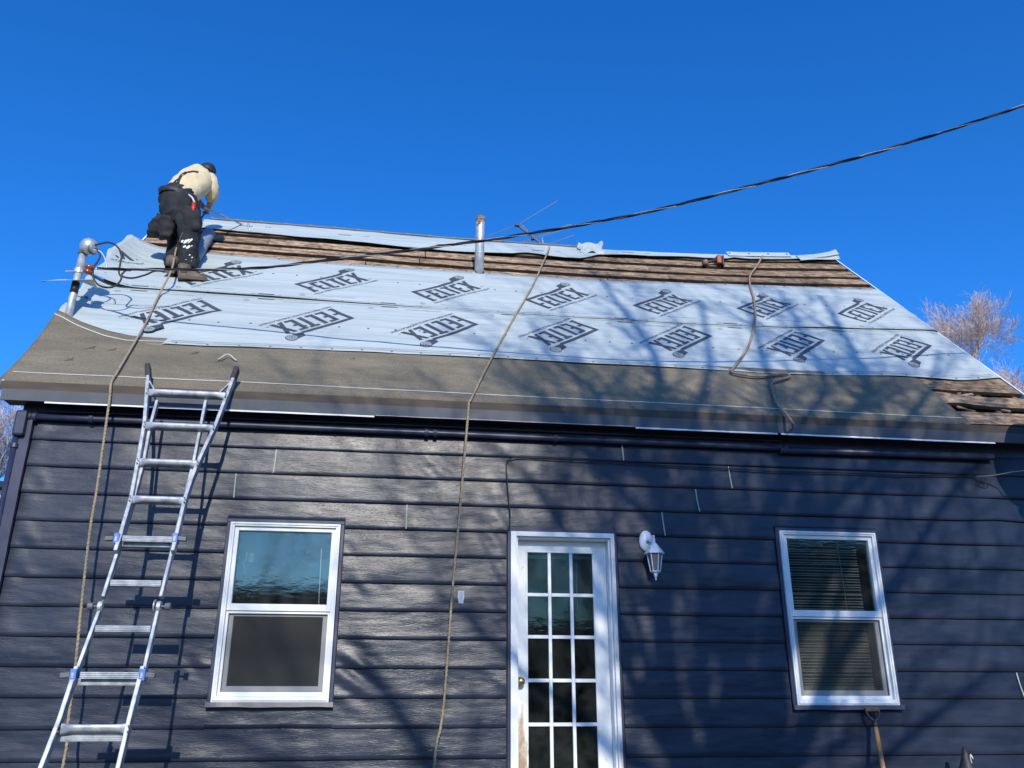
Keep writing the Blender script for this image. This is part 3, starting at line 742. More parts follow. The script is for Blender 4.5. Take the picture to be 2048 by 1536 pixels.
# faint stickers on the upper pane
M_dec = noisy('tan_window_sticker', (.22, .17, .11), (.34, .27, .18), 40, .7)
def decal(pts, r):
    m = MB(); m.tube([at(x, y, .008) for x, y in pts], r, 5); m.build('window_sticker', M_dec, w1)
decal([(488, 1140), (490, 1133), (484, 1127), (492, 1122), (494, 1104)], .006); decal([(490, 1128), (486, 1148)], .003); decal([(497, 1128), (489, 1150)], .003); decal([(491, 1160), (489, 1166)], .006); decal([(487, 1163), (495, 1161)], .003)
decal([(609, 1120), (614, 1128), (624, 1132), (633, 1130)], .005); decal([(612, 1108), (617, 1102)], .004)
p = at(503, 1115, .008); MB().box((p.x - .018, .006, p.z - .035), (p.x + .018, .009, p.z + .035)).build('window_sticker', M_dec, w1)
# ceiling fan inside the left room
fan = thing('ceiling_fan', 'pale ceiling fan seen through the glass of the left window', 'fan')
fc = Vector((-.85, 1.15, -.16)); fan.location = fc
def fp(*a): return Vector(a)
MB().lathe([(.02, .2), (.02, .02), (.09, .0), (.10, -.08), (.05, -.12), (.02, -.13)], (0, 0, 0), 16).build('motor', M_blind, fan, smooth=True)
bl = None
for k in range(5):
    a = k * 2 * pi / 5 + .3
    if bl is None: bl = MB().box((.12, -.06, -.05), (.58, .06, -.042)).build('blade', M_blind, fan)
    else:
        o = bpy.data.objects.new('blade', bl.data); C.objects.link(o); o.parent = fan; o.rotation_euler = (.15, 0, a); continue
    bl.rotation_euler = (.15, 0, a)
MB().lathe([(.03, -.13), (.08, -.16), (.10, -.20), (.06, -.25), (.0, -.27)], (0, 0, 0), 14).build('lamp_shade', M_white, fan, smooth=True)

# ------------------------------------------------------------------ door
x0, x1, z0, z1 = DR
door = MB()
ring(door, x0 + .0015, x1 - .0015, z0, z1 - .0015, .046, .030, .002, .036, -.040, .10)
door = door.build('door', M_whitew if False else M_white, house, bevel=.003)
m = MB(); m.box((x0 + .0465, -.012, z0), (x0 + .062, .10, z1 - .0385)); m.box((x1 - .048, -.012, z0), (x1 - .0325, .10, z1 - .0385)); m.box((x0 + .063, -.010, z1 - .052), (x1 - .049, .10, z1 - .0385)); m.build('door_stop', M_white, door, bevel=.002)
for k in range(3):
    m = MB(); m.box((x1 - .026 + k * .008, -.044 - .002 * k, z0), (x1 - .021 + k * .008, -.039, z1 - .01)); m.build('casing_bead', M_whitew, door, bevel=.001)
YD = .075
def dx(px, py): return at(px, py, YD).x
sx0, sx1 = x0 + .064, x1 - .050
gx0, gx1 = dx(1056, 1300), dx(1190, 1300)
gz = [at(1110, y, YD).z for y in (1106, 1190, 1274, 1361, 1449)]; gz.append(gz[-1] - (gz[-2] - gz[-1]))
sz1 = z1 - .054
m = MB(); ring(m, sx0, sx1, -2.64, sz1, gx0 - sx0, sx1 - gx1, gz[-1] + 2.64, sz1 - gz[0], YD, YD + .042)
slab = m.build('door_leaf', M_door, door, bevel=.002)
mw = .026; pane_me = None; cw = (gx1 - gx0) / 3
for k in (1, 2):
    xc = gx0 + cw * k; MB().box((xc - mw / 2, YD - .004, gz[-1]), (xc + mw / 2, YD + .03, gz[0])).build('muntin', M_door, door, bevel=.004)
for k in range(1, 5):
    for c in range(3):
        a = gx0 + cw * c + (mw / 2 + .0005 if c else 0); b_ = gx0 + cw * (c + 1) - (mw / 2 + .0005 if c < 2 else 0)
        MB().box((a, YD - .002, gz[k] - mw / 2), (b_, YD + .028, gz[k] + mw / 2)).build('muntin', M_door, door, bevel=.003)
for r in range(5):
    for c in range(3):
        tz = gz[r] - (mw / 2 if r else 0); bz = gz[r + 1] + (mw / 2 if r < 4 else 0)
        MB().box((gx0 + cw * c + (mw / 2 if c else 0), YD + .012, bz), (gx0 + cw * (c + 1) - (mw / 2 if c < 2 else 0), YD + .016, tz)).build('pane', M_glassd, door)
# glazing bead lines
m = MB(); m.box((gx0 - .016, YD - .006, gz[-1]), (gx0 - .006, YD + .001, gz[0] + .01)); m.box((gx1 + .006, YD - .006, gz[-1]), (gx1 + .016, YD + .001, gz[0] + .01)); m.box((gx0 - .0055, YD - .006, gz[0] + .001), (gx1 + .0055, YD + .001, gz[0] + .010)); m.build('glazing_bead', M_door, door, bevel=.002)
MB().box((gx0 + .002, YD + .05, gz[0] - .035), (gx1 - .002, YD + .075, gz[0] - .012)).build('blind_rail', M_white, door)
MB().tube([at(1152, 1125, YD + .06), at(1155, 1218, YD + .06)], .004, 6).build('blind_wand', M_white, door)
kb = at(1041, 1363, YD - .03)
MB().lathe([(.034, .0), (.034, .008), (.016, .012), (.014, .035), (.027, .045), (.030, .058), (.022, .070), (.0, .073)], Vector((kb.x, YD, kb.z)), 18, Vector((0, -1, 0))).build('door_knob', M_brass, door, smooth=True)
# stoop below the door (below the frame)
st = MB().box((.75, -1.0, -3.4), (1.95, -.021, -2.78)); st.box((.75, -1.3, -3.4), (1.95, -1.001, -3.1))
tag(st.build('concrete_steps', M_conc), 'plain concrete steps under the glazed door', 'steps')

# ------------------------------------------------------------------ lantern
L = thing('wall_lantern', 'white wall lantern with a hexagonal smoky shade beside the door', 'wall lamp')
yb = -.018
pb = at(1292, 1084, yb)
m = MB(); m.lathe([(.058, 0), (.058, .008), (.045, .022), (.02, .03), (.0, .031)], Vector((pb.x, yb, pb.z)), 24, Vector((0, -1, 0)))
for k, v in enumerate(m.v):   # egg-shaped back plate with a point at the top
    dz = v[2] - pb.z; m.v[k] = (v[0], v[1], pb.z + dz * (1.55 if dz > 0 else 1.35) ); 
m.build('back_plate', M_lamp, L, smooth=True)
ly = -.115; lc = at(1308, 1090, ly)
ztop = at(1309, 1070, ly).z; zcap = at(1309, 1086, ly).z; zbr = at(1309, 1107, ly).z; zgb = at(1309, 1143, ly).z; zfin = at(1309, 1161, ly).z
cx = lc.x
arm = [Vector((pb.x, yb - .02, pb.z - .01)), Vector((pb.x + .005, yb - .05, pb.z + .012)), Vector((cx - .005, ly + .03, zcap + .012)), Vector((cx, ly + .006, zcap - .004))]
MB().tube(arm, [.014, .013, .012, .012], 10).build('arm', M_lamp, L, smooth=True)
pc = [(.0, ztop), (.010, ztop - .004), (.012, ztop - .010), (.008, ztop - .016), (.009, ztop - .020), (.011, ztop - .035), (.012, zcap), (.020, zcap - .004), (.036, zcap - .024), (.044, zcap - .036), (.050, zcap - .040)]
MB().lathe([(r, z) for r, z in pc][::-1], Vector((cx, ly, 0)), 20).build('cap', M_lamp, L, smooth=True)
MB().lathe([(.078, zbr - .004), (.080, zbr), (.050, zcap - .0405)], Vector((cx, ly, 0)), 6).build('cap_brim', M_lamp, L)
MB().lathe([(.036, zgb + .004), (.056, zbr - .006)], Vector((cx, ly, 0)), 6).build('shade', M_lglass, L)
m = MB(); ax = Vector((0, 0, 1)); u = ax.orthogonal().normalized(); vv = ax.cross(u)
for k in range(6):
    a = 2 * pi * k / 6; d = u * cos(a) + vv * sin(a); m.tube([Vector((cx, ly, zgb)) + d * .037, Vector((cx, ly, zbr - .004)) + d * .058], .0045, 6)
m.build('shade_ribs', M_lamp, L)
MB().lathe([(.020, zgb - .016), (.030, zgb - .010), (.041, zgb - .002), (.041, zgb + .004), (.037, zgb + .0045)], Vector((cx, ly, 0)), 6).build('bottom_ring', M_lamp, L)
MB().lathe([(.0, zfin), (.006, zfin + .003), (.007, zfin + .012), (.005, zfin + .02), (.009, zfin + .026), (.018, zgb - .016)], Vector((cx, ly, 0)), 14).build('finial', M_lamp, L, smooth=True)
# small holder plate between the window and the door
p = at(922, 1195, -.02)
o = thing('wall_hook', 'small clear plastic hook stuck on the siding right of the middle rope', 'hook'); o.location = (p.x, -.016, p.z)
M_clear = mat('clear_grey_plastic', (.42, .47, .50), .2)
m = MB(); m.tube([(-.018, 0, .045), (-.020, -.004, 0), (-.012, -.006, -.042), (.010, -.006, -.044), (.020, -.004, 0), (.022, 0, .045), (-.018, 0, .045)], .005, 6); m.build('hook_rim', M_lamp, o)
MB().box((-.018, -.004, -.040), (.019, 0, .045)).build('hook_plate', M_clear, o, bevel=.004)

# ------------------------------------------------------------------ conduit under the eave and down the corner
cd = thing('eave_conduit', 'navy painted pipe running under the eave from the left corner elbow', 'pipe')
pts = [at(55, 833, -.045), at(180, 838, -.045), at(450, 849, -.045), at(860, 866, -.045), at(1110, 877, -.045), at(1440, 891, -.045), at(1565, 896, -.045)]
Z = lambda X: lerp_tab([(p.x, p.z) for p in pts], X)
MB().tube(pts, .026, 12).build('pipe', M_navy, cd, smooth=True)
pts2 = [at(1560, 900, -.05), at(1985, 914, -.05)]
MB().tube(pts2, .030, 12).build('pipe', M_navy, cd, smooth=True)
for x, y in ((183, 838), (853, 866), (870, 867), (1110, 877), (1570, 898), (60, 834), (70, 834)):
    a = at(x, y, -.047); MB().tube([a - Vector((.016, 0, 0)), a + Vector((.016, 0, 0))], .034, 12).build('coupling', M_navy, cd, bevel=.002)
wp = [at(x, y - 11, -.05) for x, y in ((70, 833), (180, 836), (450, 847), (860, 863), (1110, 874), (1565, 893))]
MB().tube(wp, .0075, 6).build('thin_cable', M_navy, cd, smooth=True)
m = MB(); a = at(45, 826, -.075); c_ = at(38, 868, -.075)
m.box((-.042, -.035, -.10), (.042, .035, .10)); o = m.build('elbow_box', M_navy, cd, bevel=.018); o.location = (a + c_) / 2
pv = [at(34, 866, -.06), at(30, 885, -.06)]; MB().tube([pv[0], Vector((pv[1].x, -.06, -2.6))], .022, 12).build('pipe', M_navy, cd, smooth=True)
MB().tube([Vector((pv[1].x, -.06, pv[1].z - .01)), Vector((pv[1].x, -.06, pv[1].z - .04))], .031, 12).build('coupling', M_navy, cd)

# cable strung across the siding to the door
def spl(pts, n=8):
    pts = [Vector(p) for p in pts]; P = [pts[0] * 2 - pts[1]] + pts + [pts[-1] * 2 - pts[-2]]; out = []
    for i in range(1, len(P) - 2):
        a, b_, c, d = P[i - 1:i + 3]
        for k in range(n):
            t = k / n; out.append(.5 * ((2 * b_) + (c - a) * t + (2 * a - 5 * b_ + 4 * c - d) * t * t + (3 * b_ - a - 3 * c + d) * t ** 3))
    out.append(pts[-1]); return out
o = MB().tube(spl([at(x, y, -.034) for x, y in ((1018, 1060), (1020, 1030), (1017, 1000), (1014, 960), (1013, 930), (1021, 917), (1060, 915), (1200, 923), (1330, 931), (1450, 937), (1560, 943), (1700, 946), (1800, 951), (1870, 950), (1955, 951))], 6), .0055, 6).build('wall_cable', M_cable, smooth=True)
tag(o, 'thin black cable stapled along the siding from the door head to the right', 'cable')
o = thing('wire_drop', 'thin pale wire leaving a coil on the siding towards the dish at the right edge', 'wire')
MB().tube(spl([at(1952, 953, -.04), at(1985, 951, -.10), at(2020, 945, -.2), at(2060, 936, -.35), Vector((5.52, -.25, .2))], 6), .0055, 6).build('wire', M_greyplast, o, smooth=True)
m = MB(); cc = at(1958, 957, -.035); m.tube([cc + Vector((.035 * cos(a * .7) + .003 * a, -.002 * a, -.028 + .022 * sin(a * .7))) for a in range(20)], .004, 5); m.build('coil', M_cable, o, smooth=True)

# ------------------------------------------------------------------ satellite dish at the right edge
D = thing('satellite_dish', 'light grey satellite dish cut by the right edge of the photo over the gutter', 'satellite dish')
dc = Vector((5.47, -.62, .36)); dn = Vector((-.25, -1, .42)).normalized(); du = dn.cross(Vector((0, 0, 1))).normalized(); dv = dn.cross(du)
m = MB()
def dish(u, v):
    r = v; a = u * 2 * pi; x, y = .27 * r * cos(a), .31 * r * sin(a); return dc + du * x + dv * y + dn * (-.06 + .06 * r * r)
m.quad_grid(dish, 40, 8); o = solid(m.build('reflector', M_lamp, D, smooth=True), .006)
m = MB(); m.tube([dc + du * .27 * cos(a) + dv * .31 * sin(a) for a in [k * 2 * pi / 40 for k in range(41)]], .007, 6); m.build('rim', M_lamp, D, smooth=True)
MB().tube([dc - dn * .06, dc - dn * .16, Vector((5.5, -.35, .18)), Vector((5.5, -.15, .30))], .02, 8).build('mount_arm', M_steel, D, smooth=True)
MB().tube([dc - dv * -.28, dc - dv * -.34 + dn * .25], .012, 6).build('feed_arm', M_steel, D)
MB().tube([dc - dv * -.34 + dn * .22, dc - dv * -.30 + dn * .30], .03, 10).build('feed_horn', M_greyplast, D)

# ------------------------------------------------------------------ vent pipe
V = thing('vent_pipe', 'galvanised vent pipe with a rusty top standing above the underlay', 'pipe')
vb = onroof(958, 556, .0); vt = at(961, 435, vb.y)
ax = Vector((vt.x - vb.x, 0, vt.z - vb.z)); vr = .052
V.location = vb
MB().lathe([(vr, -.12), (vr, ax.length * .86), (vr, ax.length - .001)], Vector((0, 0, 0)), 24, ax).build('pipe', M_steel, V, smooth=True)
MB().lathe([(vr + .001, ax.length * .93), (vr + .0035, ax.length * .935), (vr + .0035, ax.length), (vr - .008, ax.length + .002)], Vector((0, 0, 0)), 24, ax).build('rusty_rim', M_rust, V, smooth=True)
MB().lathe([(vr + .001, .30), (vr + .0035, .302), (vr + .0035, .312), (vr + .001, .314)], Vector((0, 0, 0)), 24, ax).build('seam_ring', M_steel, V, smooth=True)
m = MB()
m.quad_grid(lambda u, v: Vector((0, 0, 0)) + UPR * ((.056 + .05 * v + .012 * nz(u * 9, 1)) * sin(u * 2 * pi)) * 1.3 + Vector((1, 0, 0)) * ((.056 + .05 * v) * cos(u * 2 * pi)) + NRM * (.07 - .045 * v), 24, 2); solid(m.build('underlay_collar', M_under, V), .002)
m = MB(); m.tube([Vector((.018, -.050, .74)), Vector((.021, -.051, .735))], .012, 6); m.build('rust_patch', M_rust, V)
m = MB()
m.quad_grid(lambda u, v: (-.025 + .03 * nz(v * 3, 2) + cos(-2.2 + u * .9) * (vr + .002) + .025, sin(-2.2 + u * .9) * (vr + .0025), ax.length - .05 - .09 * v * (1 - .4 * u)), 6, 6); m.build('rust_patch', M_rust, V)

# ------------------------------------------------------------------ service mast, left
T = thing('service_mast', 'grey electrical service mast with a domed weatherhead at the left end of the roof', 'service mast')
mb = onroof(133, 646, 0); mt = at(166, 508, mb.y + .02)
T.location = mb
q = mt - mb
MB().tube([q * -.2, q], .032, 14).build('mast_pipe', M_steel, T, smooth=True)
MB().tube([q * .99, q * 1.04], .040, 14).build('coupling', M_greyplast, T, smooth=True)
hd = Vector((.05, -.06, .0))
m = MB(); m.lathe([(.040, -.03), (.062, -.01), (.078, .02), (.080, .05), (.066, .085), (.04, .108), (.0, .118)], q * 1.04 + Vector((.035, -.02, .0)), 18, Vector((.42, -.2, 1))); m.build('weatherhead', M_steel, T, smooth=True)
MB().lathe([(.055, 0), (.058, .012), (.02, .016)], q * 1.04 + Vector((.085, -.045, .012)), 16, Vector((1, -.4, -.25))).build('cable_plate', M_greyplast, T, smooth=True)
ic = at(178, 539, mb.y - .05) - mb
MB().tube([q * .73 - Vector((.11, 0, 0)), q * .73 + Vector((.14, -.04, 0))], .008, 6).build('clamp_bolt', M_steel, T)
MB().tube([q * .71, q * .77], .042, 14).build('clamp', M_steel, T)
m = MB(); m.lathe([(.02, -.045), (.045, -.035), (.046, -.012), (.028, 0), (.046, .012), (.045, .035), (.02, .045)], ic, 16, Vector((.2, -.3, 1))); m.build('insulator', noisy('brown_glaze', (.16, .045, .02), (.28, .09, .04), 10, .2), T, smooth=True)
m = MB(); m.quad_grid(lambda u, v: q * .60 + Vector((-.25 + u * .42, -.10 + v * .14 * (.15 + u), -.045 * (1 - u) - .02 + .05 * sin(u * 3.4) * v)), 10, 5); solid(m.build('storm_collar', M_under, T, smooth=True), .002)
MB().tube([q * .42, q * .575], .0345, 14).build('dark_sleeve', M_black, T, smooth=True)
# loops of service wire
def wire(nm, pl, r=.0085, mt_=M_cable):
    return MB().tube(spl(pl, 8), r, 6).build(nm, mt_, T, smooth=True)
yw = mb.y - .05
A = lambda x, y, d=0: at(x, y, yw + d) - mb
wire('wire_loop', [A(190, 490), A(215, 485), A(232, 491), A(243, 507), (A(241, 525)), A(238, 545), A(245, 553), A(265, 556), A(290, 550), A(310, 542), A(330, 543)])
wire('wire_loop', [A(192, 497), A(200, 510), A(196, 522), A(187, 535), A(186, 553), A(196, 569), A(213, 575), A(230, 572), A(241, 561), A(244, 549), A(252, 541), A(262, 541)])
wire('wire_loop', [A(186, 500), A(200, 503), A(209, 515), A(213, 530), A(214, 540)], .006, M_steel)
wire('tie_wire', [A(180, 539), A(205, 539), A(245, 541), A(290, 540)], .004, M_bare)

# overhead service cable: three strands twisted together
CB = [(-2.65, .44, 1.68), (-2.24, .25, 1.605), (-1.36, .10, 1.595), (-.68, -.13, 1.60), (-.01, -.33, 1.635), (.9, -.60, 1.70), (1.83, -.87, 1.815), (2.56, -1.09, 1.96), (3.2, -1.24, 2.12), (3.88, -1.38, 2.315), (4.74, -1.58, 2.59), (5.6, -1.78, 2.90), (7.2, -2.15, 3.55), (10, -2.8, 4.9)]
cab = thing('service_cable', 'twisted black overhead service cable crossing the sky from the upper right to the mast', 'cable')
base = spl(CB, 22)
for k in range(3):
    P = []; L_ = 0
    for i, p in enumerate(base):
        if i: L_ += (p - base[i - 1]).length
        a = L_ * 2 * pi / .62 + k * 2 * pi / 3 + .6 * nz(L_ * .7, 3); P.append(p + Vector((0, cos(a), sin(a))) * .0075)
    MB().tube(P, .0066 if k < 2 else .0040, 6).build('insulated_strand' if k < 2 else 'bare_strand', M_cable if k < 2 else M_bare, cab, smooth=True)

# ------------------------------------------------------------------ antenna on the back of the ridge
AN = thing('tv_antenna', 'thin fallen television antenna behind the ridge right of the vent pipe', 'antenna')
yA = 3.3
MB().tube([at(1034, 450, yA), at(1066, 474, yA - .05), at(1088, 494, yA - .1)], .017, 8).build('boom', M_greyplast, AN)
MB().tube([at(971, 474, yA + .25), at(1034, 450, yA), at(1116, 401, yA - .3)], .005, 5).build('element', M_bare, AN)
MB().tube(spl([at(1033, 492, yA + .1), at(1085, 473, yA - .1), at(1136, 456, yA - .25), at(1140, 452, yA - .26), at(1136, 450, yA - .25), at(1085, 470, yA - .1), at(1028, 490, yA + .1)], 3), .005, 5).build('dipole_loop', M_bare, AN)
MB().tube([at(1075, 502, yA - .05), at(1098, 488, yA - .15), at(1149, 470, yA - .3)], .005, 5).build('element', M_bare, AN)
for x, y in ((1034, 450), (1067, 477), (1086, 494)):
    a = at(x, y, yA - .04); MB().box(a - Vector((.03, .02, .02)), a + Vector((.03, .02, .022))).build('clamp', M_black, AN, bevel=.006)
MB().tube([at(1084, 475, yA - .06), at(1088, 500, yA - .02)], .012, 6).build('mast_stub', M_steel, AN)
MB().tube([at(1040, 447, yA), at(1056, 462, yA), ], .006, 5).build('boom_rod', M_bare, AN)

# ------------------------------------------------------------------ ladder
TLD = radians(19)
LN = Vector((0, cos(TLD), -sin(TLD))); LUP = Vector((0, sin(TLD), cos(TLD)))
def onlad(px, py, off=0.0):   # off > 0 : towards the camera
    P0 = Vector((0, -.22, .36)) - LN * off; d = ray(px, py); return CAM + d * ((P0 - CAM).dot(LN) / d.dot(LN))
LD = thing('extension_ladder', 'scuffed aluminium multi-position ladder leaning on the eave left of the window', 'ladder')
def rail(pts, off, wx=.026, wy=.062):
    P = [onlad(x, y, off) for x, y in pts]
    for a, b_ in zip(P, P[1:]): MB().bar(a, b_, wx, wy, LN).build('rail', M_alu, LD, bevel=.004)
def shp(pts, off, wx=.026, wy=.062):
    P = [onlad(x, y, off) for x, y in pts]; m = MB(); b0 = 0
    for p in P:
        for i, j in ((-1, -1), (1, -1), (1, 1), (-1, 1)): m.v.append(tuple(p + Vector((i * wx / 2, 0, 0)) + LN * (j * wy / 2)))
    for k in range(len(P) - 1):
        for i in range(4):
            a = k * 4 + i; c = k * 4 + (i + 1) % 4; m.f.append((a, c, c + 4, a + 4))
    m.f.append((3, 2, 1, 0)); n_ = (len(P) - 1) * 4; m.f.append((n_, n_ + 1, n_ + 2, n_ + 3))
    m.build('rail', M_alu, LD, bevel=.004)
BOT = GZ + .0
def ext(pa, pb, zt):   # continue the line of two ladder points down to height zt
    a, b_ = onlad(*pa), onlad(*pb); t = (zt - a.z) / (b_.z - a.z); return a + (b_ - a) * t
def shpP(P, wx=.026, wy=.062, off=0):
    m = MB()
    for p in P:
        p = p - LN * off
        for i, j in ((-1, -1), (1, -1), (1, 1), (-1, 1)): m.v.append(tuple(p + Vector((i * wx / 2, 0, 0)) + LN * (j * wy / 2)))
    for k in range(len(P) - 1):
        for i in range(4):
            a = k * 4 + i; c = k * 4 + (i + 1) % 4; m.f.append((a, c, c + 4, a + 4))
    m.f.append((3, 2, 1, 0)); n_ = (len(P) - 1) * 4; m.f.append((n_, n_ + 1, n_ + 2, n_ + 3)); m.build('rail', M_alu, LD, bevel=.004)
TOPO = .035
# upper flared outer section
shp([(297, 752), (290, 850), (277, 925), (263, 1000), (241, 1077), (232, 1105)], TOPO)
shp([(468, 757), (433, 850), (398, 925), (384, 960), (371, 1000), (353, 1077), (346, 1105)], TOPO)
# inner section, runs up behind and down to the hinge
shp([(315, 803), (301, 855), (288, 925), (268, 1000), (241, 1090), (207, 1196)], 0.0, .022, .05)
shp([(412, 803), (402, 855), (388, 925), (370, 1000), (348, 1090), (322, 1196)], 0.0, .022, .05)
shp([(199, 1224), (152, 1350), (116, 1452)], 0.0, .022, .05)
shp([(316, 1224), (287, 1350), (258, 1452)], 0.0, .022, .05)
# lower flared outer section
a1 = onlad(155, 1335, TOPO); a2 = onlad(121, 1440, TOPO); a3 = onlad(84, 1536, TOPO); 
c1 = onlad(287, 1335, TOPO); c2 = onlad(260, 1440, TOPO); c3 = onlad(238, 1536, TOPO)
shpP([a1, a2, a3, a3 + (a3 - a2) * ((BOT + .05 - a3.z) / (a3.z - a2.z))]); shpP([c1, c2, c3, c3 + (c3 - c2) * ((BOT + .05 - c3.z) / (c3.z - c2.z))])
# rungs
def rung(xa, xb, y, off, kind, ya=None):
    a, b_ = onlad(xa, y, off), onlad(xb, (ya or y), off); z = (a.z + b_.z) / 2
    m = MB(); W = b_.x - a.x; c = (a + b_) / 2; n = 16
    if kind == 'flat':     # tube flattened towards both ends
        def fn(u, v):
            e = min(u, 1 - u) * W; f = min(1, e / .07); f = f * f * (3 - 2 * f)
            hh = .021 + .009 * (1 - f); dd = .030 * f + .010 * (1 - f)
            ang = v * 2 * pi; ca, sa = cos(ang), sin(ang)
            sq = lambda t: math.copysign(abs(t) ** .55, t)
            p = c + Vector(((u - .5) * W, 0, 0)) - LN * (sq(ca) * dd) ; p.z += sq(sa) * hh; return p
        m.quad_grid(fn, 24, 16); o = m.build('rung', M_alu, LD, smooth=True)
        m = MB()
        for sx in (a.x - .004, b_.x + .004):
            for dz in (-.014, .016):
                m.lathe([(.006, .0), (.006, .004), (.0, .006)], Vector((sx, c.y - .036, z + dz)), 8, -LN)
        m.build('rivets', M_rust, o)
    else:
        for k, dz in enumerate((.0, )):
            m.box((a.x, c.y - .020, z - .018), (b_.x, c.y + .034, z + .016))
        for k in range(3): m.box((a.x, c.y - .024, z - .014 + k * .0105), (b_.x, c.y - .0201, z - .0075 + k * .0105))
        m.box((a.x, c.y - .024, z - .0225), (b_.x, c.y + .036, z - .0181))
        o = m.build('rung', M_alu, LD, bevel=.0015)
    return o
rung(297, 452, 787, TOPO + .01, 'flat', 791); rung(292, 428, 853, TOPO + .01, 'flat', 856); rung(278, 396, 926, TOPO + .01, 'flat', 928); rung(264, 370, 1000, TOPO + .01, 'flat', 1002)
rung(246, 346, 1078, TOPO, 'box'); rung(222, 324, 1166, .0, 'box'); rung(192, 303, 1257, .0, 'box'); rung(162, 282, 1350, TOPO, 'box'); rung(122, 258, 1458, TOPO + .01, 'flat')
rung(238, 348, 1088, -.01, 'box'); rung(158, 284, 1363, -.01, 'box'); rung(124, 254, 1474, -.01, 'box')
for k in (1, 2):
    a, b_ = onlad(122 - 38 * k, 1458 + 100 * k, TOPO + .01), onlad(258 - 22 * k, 1458 + 100 * k, TOPO + .01)
    MB().box((a.x, a.y - .02, a.z - .016), (b_.x, a.y + .02, a.z + .016)).build('rung', M_alu, LD, bevel=.004)
# top braces
for p, q in (((299, 763), (312, 786)), ((462, 765), (436, 789))):
    MB().bar(onlad(*p, TOPO + .02), onlad(*q, TOPO + .02), .010, .02, LN).build('brace', M_alu, LD)
# rubber tips
for (x, y, x2, y2) in ((296, 732, 297, 755), (474, 738, 466, 760)):
    MB().bar(onlad(x, y, TOPO), onlad(x2, y2, TOPO), .038, .075, LN).build('rubber_tip', M_black, LD, bevel=.006)
# lock clamps and pins
for y, xa, xb in ((1078, 236, 352), (1350, 150, 287)):
    for x, sg in ((xa, -1), (xb, 1)):
        p = onlad(x, y, TOPO); MB().box(p - Vector((.018, .042, .034)), p + Vector((.018, .034, .034))).build('lock_clamp', M_blue, LD, bevel=.004)
        MB().box(p - Vector((.006, .046, .02)), p + Vector((.006, -.043, .012))).build('clamp_label', M_alu, LD)
        q_ = p + Vector((sg * .019, -.02, .0)); MB().bar(q_, q_ + Vector((sg * .055, 0, -.004)), .040, .030, Vector((0, 0, 1))).build('lock_pin', M_greyplast, LD, bevel=.005)
# hinges with knobs
for x, y, sg in ((201, 1213, -1), (318, 1213, 1)):
    p = onlad(x, y, .0)
    m = MB(); m.lathe([(.034, -.012), (.034, .012)], p, 18, Vector((1, 0, 0))); m.build('hinge', M_steel, LD, bevel=.002)
    m = MB(); m.lathe([(.008, 0), (.008, .025), (.022, .028), (.024, .058), (.018, .062)], p + Vector((sg * .012, -.01, 0)), 14, Vector((sg, 0, 0))); m.build('hinge_knob', M_greyplast, LD, smooth=False)
    m = MB(); m.tube([p + Vector((-sg * .02, -.02 + .0 * k, 0)) + (Vector((0, 0, 1)) * sin(a) + Vector((0, -1, 0)) * cos(a)) * .036 for k, a in enumerate([i * pi / 8 - pi / 2 for i in range(9)])], .006, 6); m.build('hinge_lever', M_bare, LD)
for s_ in (a3 + (a3 - a2) * ((BOT + .05 - a3.z) / (a3.z - a2.z)), c3 + (c3 - c2) * ((BOT + .05 - c3.z) / (c3.z - c2.z))):
    MB().box(s_ - Vector((.025, .045, .06)), s_ + Vector((.025, .045, .01))).build('rubber_foot', M_black, LD, bevel=.006)

# ------------------------------------------------------------------ ropes
def rope(name, P, r, mt_, label, n=6):
    P = spl(P, n); m = MB()
    for k in range(2):
        Q = []; L_ = 0
        for i, p in enumerate(P):
            if i: L_ += (p - P[i - 1]).length
            Q.append(p)
        break
    # resample for the lay
    tot = [0]
    for a, b_ in zip(P, P[1:]): tot.append(tot[-1] + (b_ - a).length)
    step = .022; out = []; d = 0; i = 0
    while d < tot[-1]:
        while tot[i + 1] < d: i += 1
        out.append(P[i].lerp(P[i + 1], (d - tot[i]) / max(1e-9, tot[i + 1] - tot[i]))); d += step
    out.append(P[-1])
    for k in range(3):
        Q = []
        for j, p in enumerate(out):
            a = j * step * 2 * pi / .09 + k * 2 * pi / 3
            t = (out[min(j + 1, len(out) - 1)] - out[max(j - 1, 0)]).normalized(); u_ = t.orthogonal().normalized(); v_ = t.cross(u_)
            u_ = t.cross(Vector((1, 0, 0))).normalized(); v_ = t.cross(u_)
            Q.append(p + (u_ * cos(a) + v_ * sin(a)) * r * .45)
        m.tube(Q, r * .62, 5)
    o = m.build(name, mt_, smooth=True); return tag(o, label, 'rope')
hh = .040
rope('rope', [at(357, 485, 1.72), at(352, 500, 1.66), onroof(343, 540, .20), onroof(318, 590, .05), onroof(295, 640, hh), onroof(270, 684, hh), onroof(236, 742, hh), onroof(224, 762, .03), at(221, 776, -.19), at(219, 800, -.20), at(205, 900, -.22), at(192, 990, -.23), at(180, 1060, -.24), at(164, 1200, -.25), at(150, 1340, -.27), at(135, 1450, -.30), at(124, 1540, -.31), Vector((-2.1, -.35, -3.38))], .0105, M_rope, 'tan safety rope from the worker down the roof past the left side of the ladder')
rope('rope', [at(1099, 492, 3.10), onroof(1097, 500, .08), onroof(1082, 535, hh), onroof(1066, 570, .05), onroof(1029, 634, hh), onroof(976, 730, .04), onroof(944, 795, .03), at(938, 806, -.185), at(936, 830, -.19), at(930, 900, -.14), at(918, 1040, -.10), at(905, 1180, -.085), at(890, 1380, -.08), at(882, 1450, -.10), at(868, 1540, -.13), Vector((.36, -.2, -3.38))], .0105, M_rope, 'tan rope hanging from the ridge over the eave between the left window and the door')
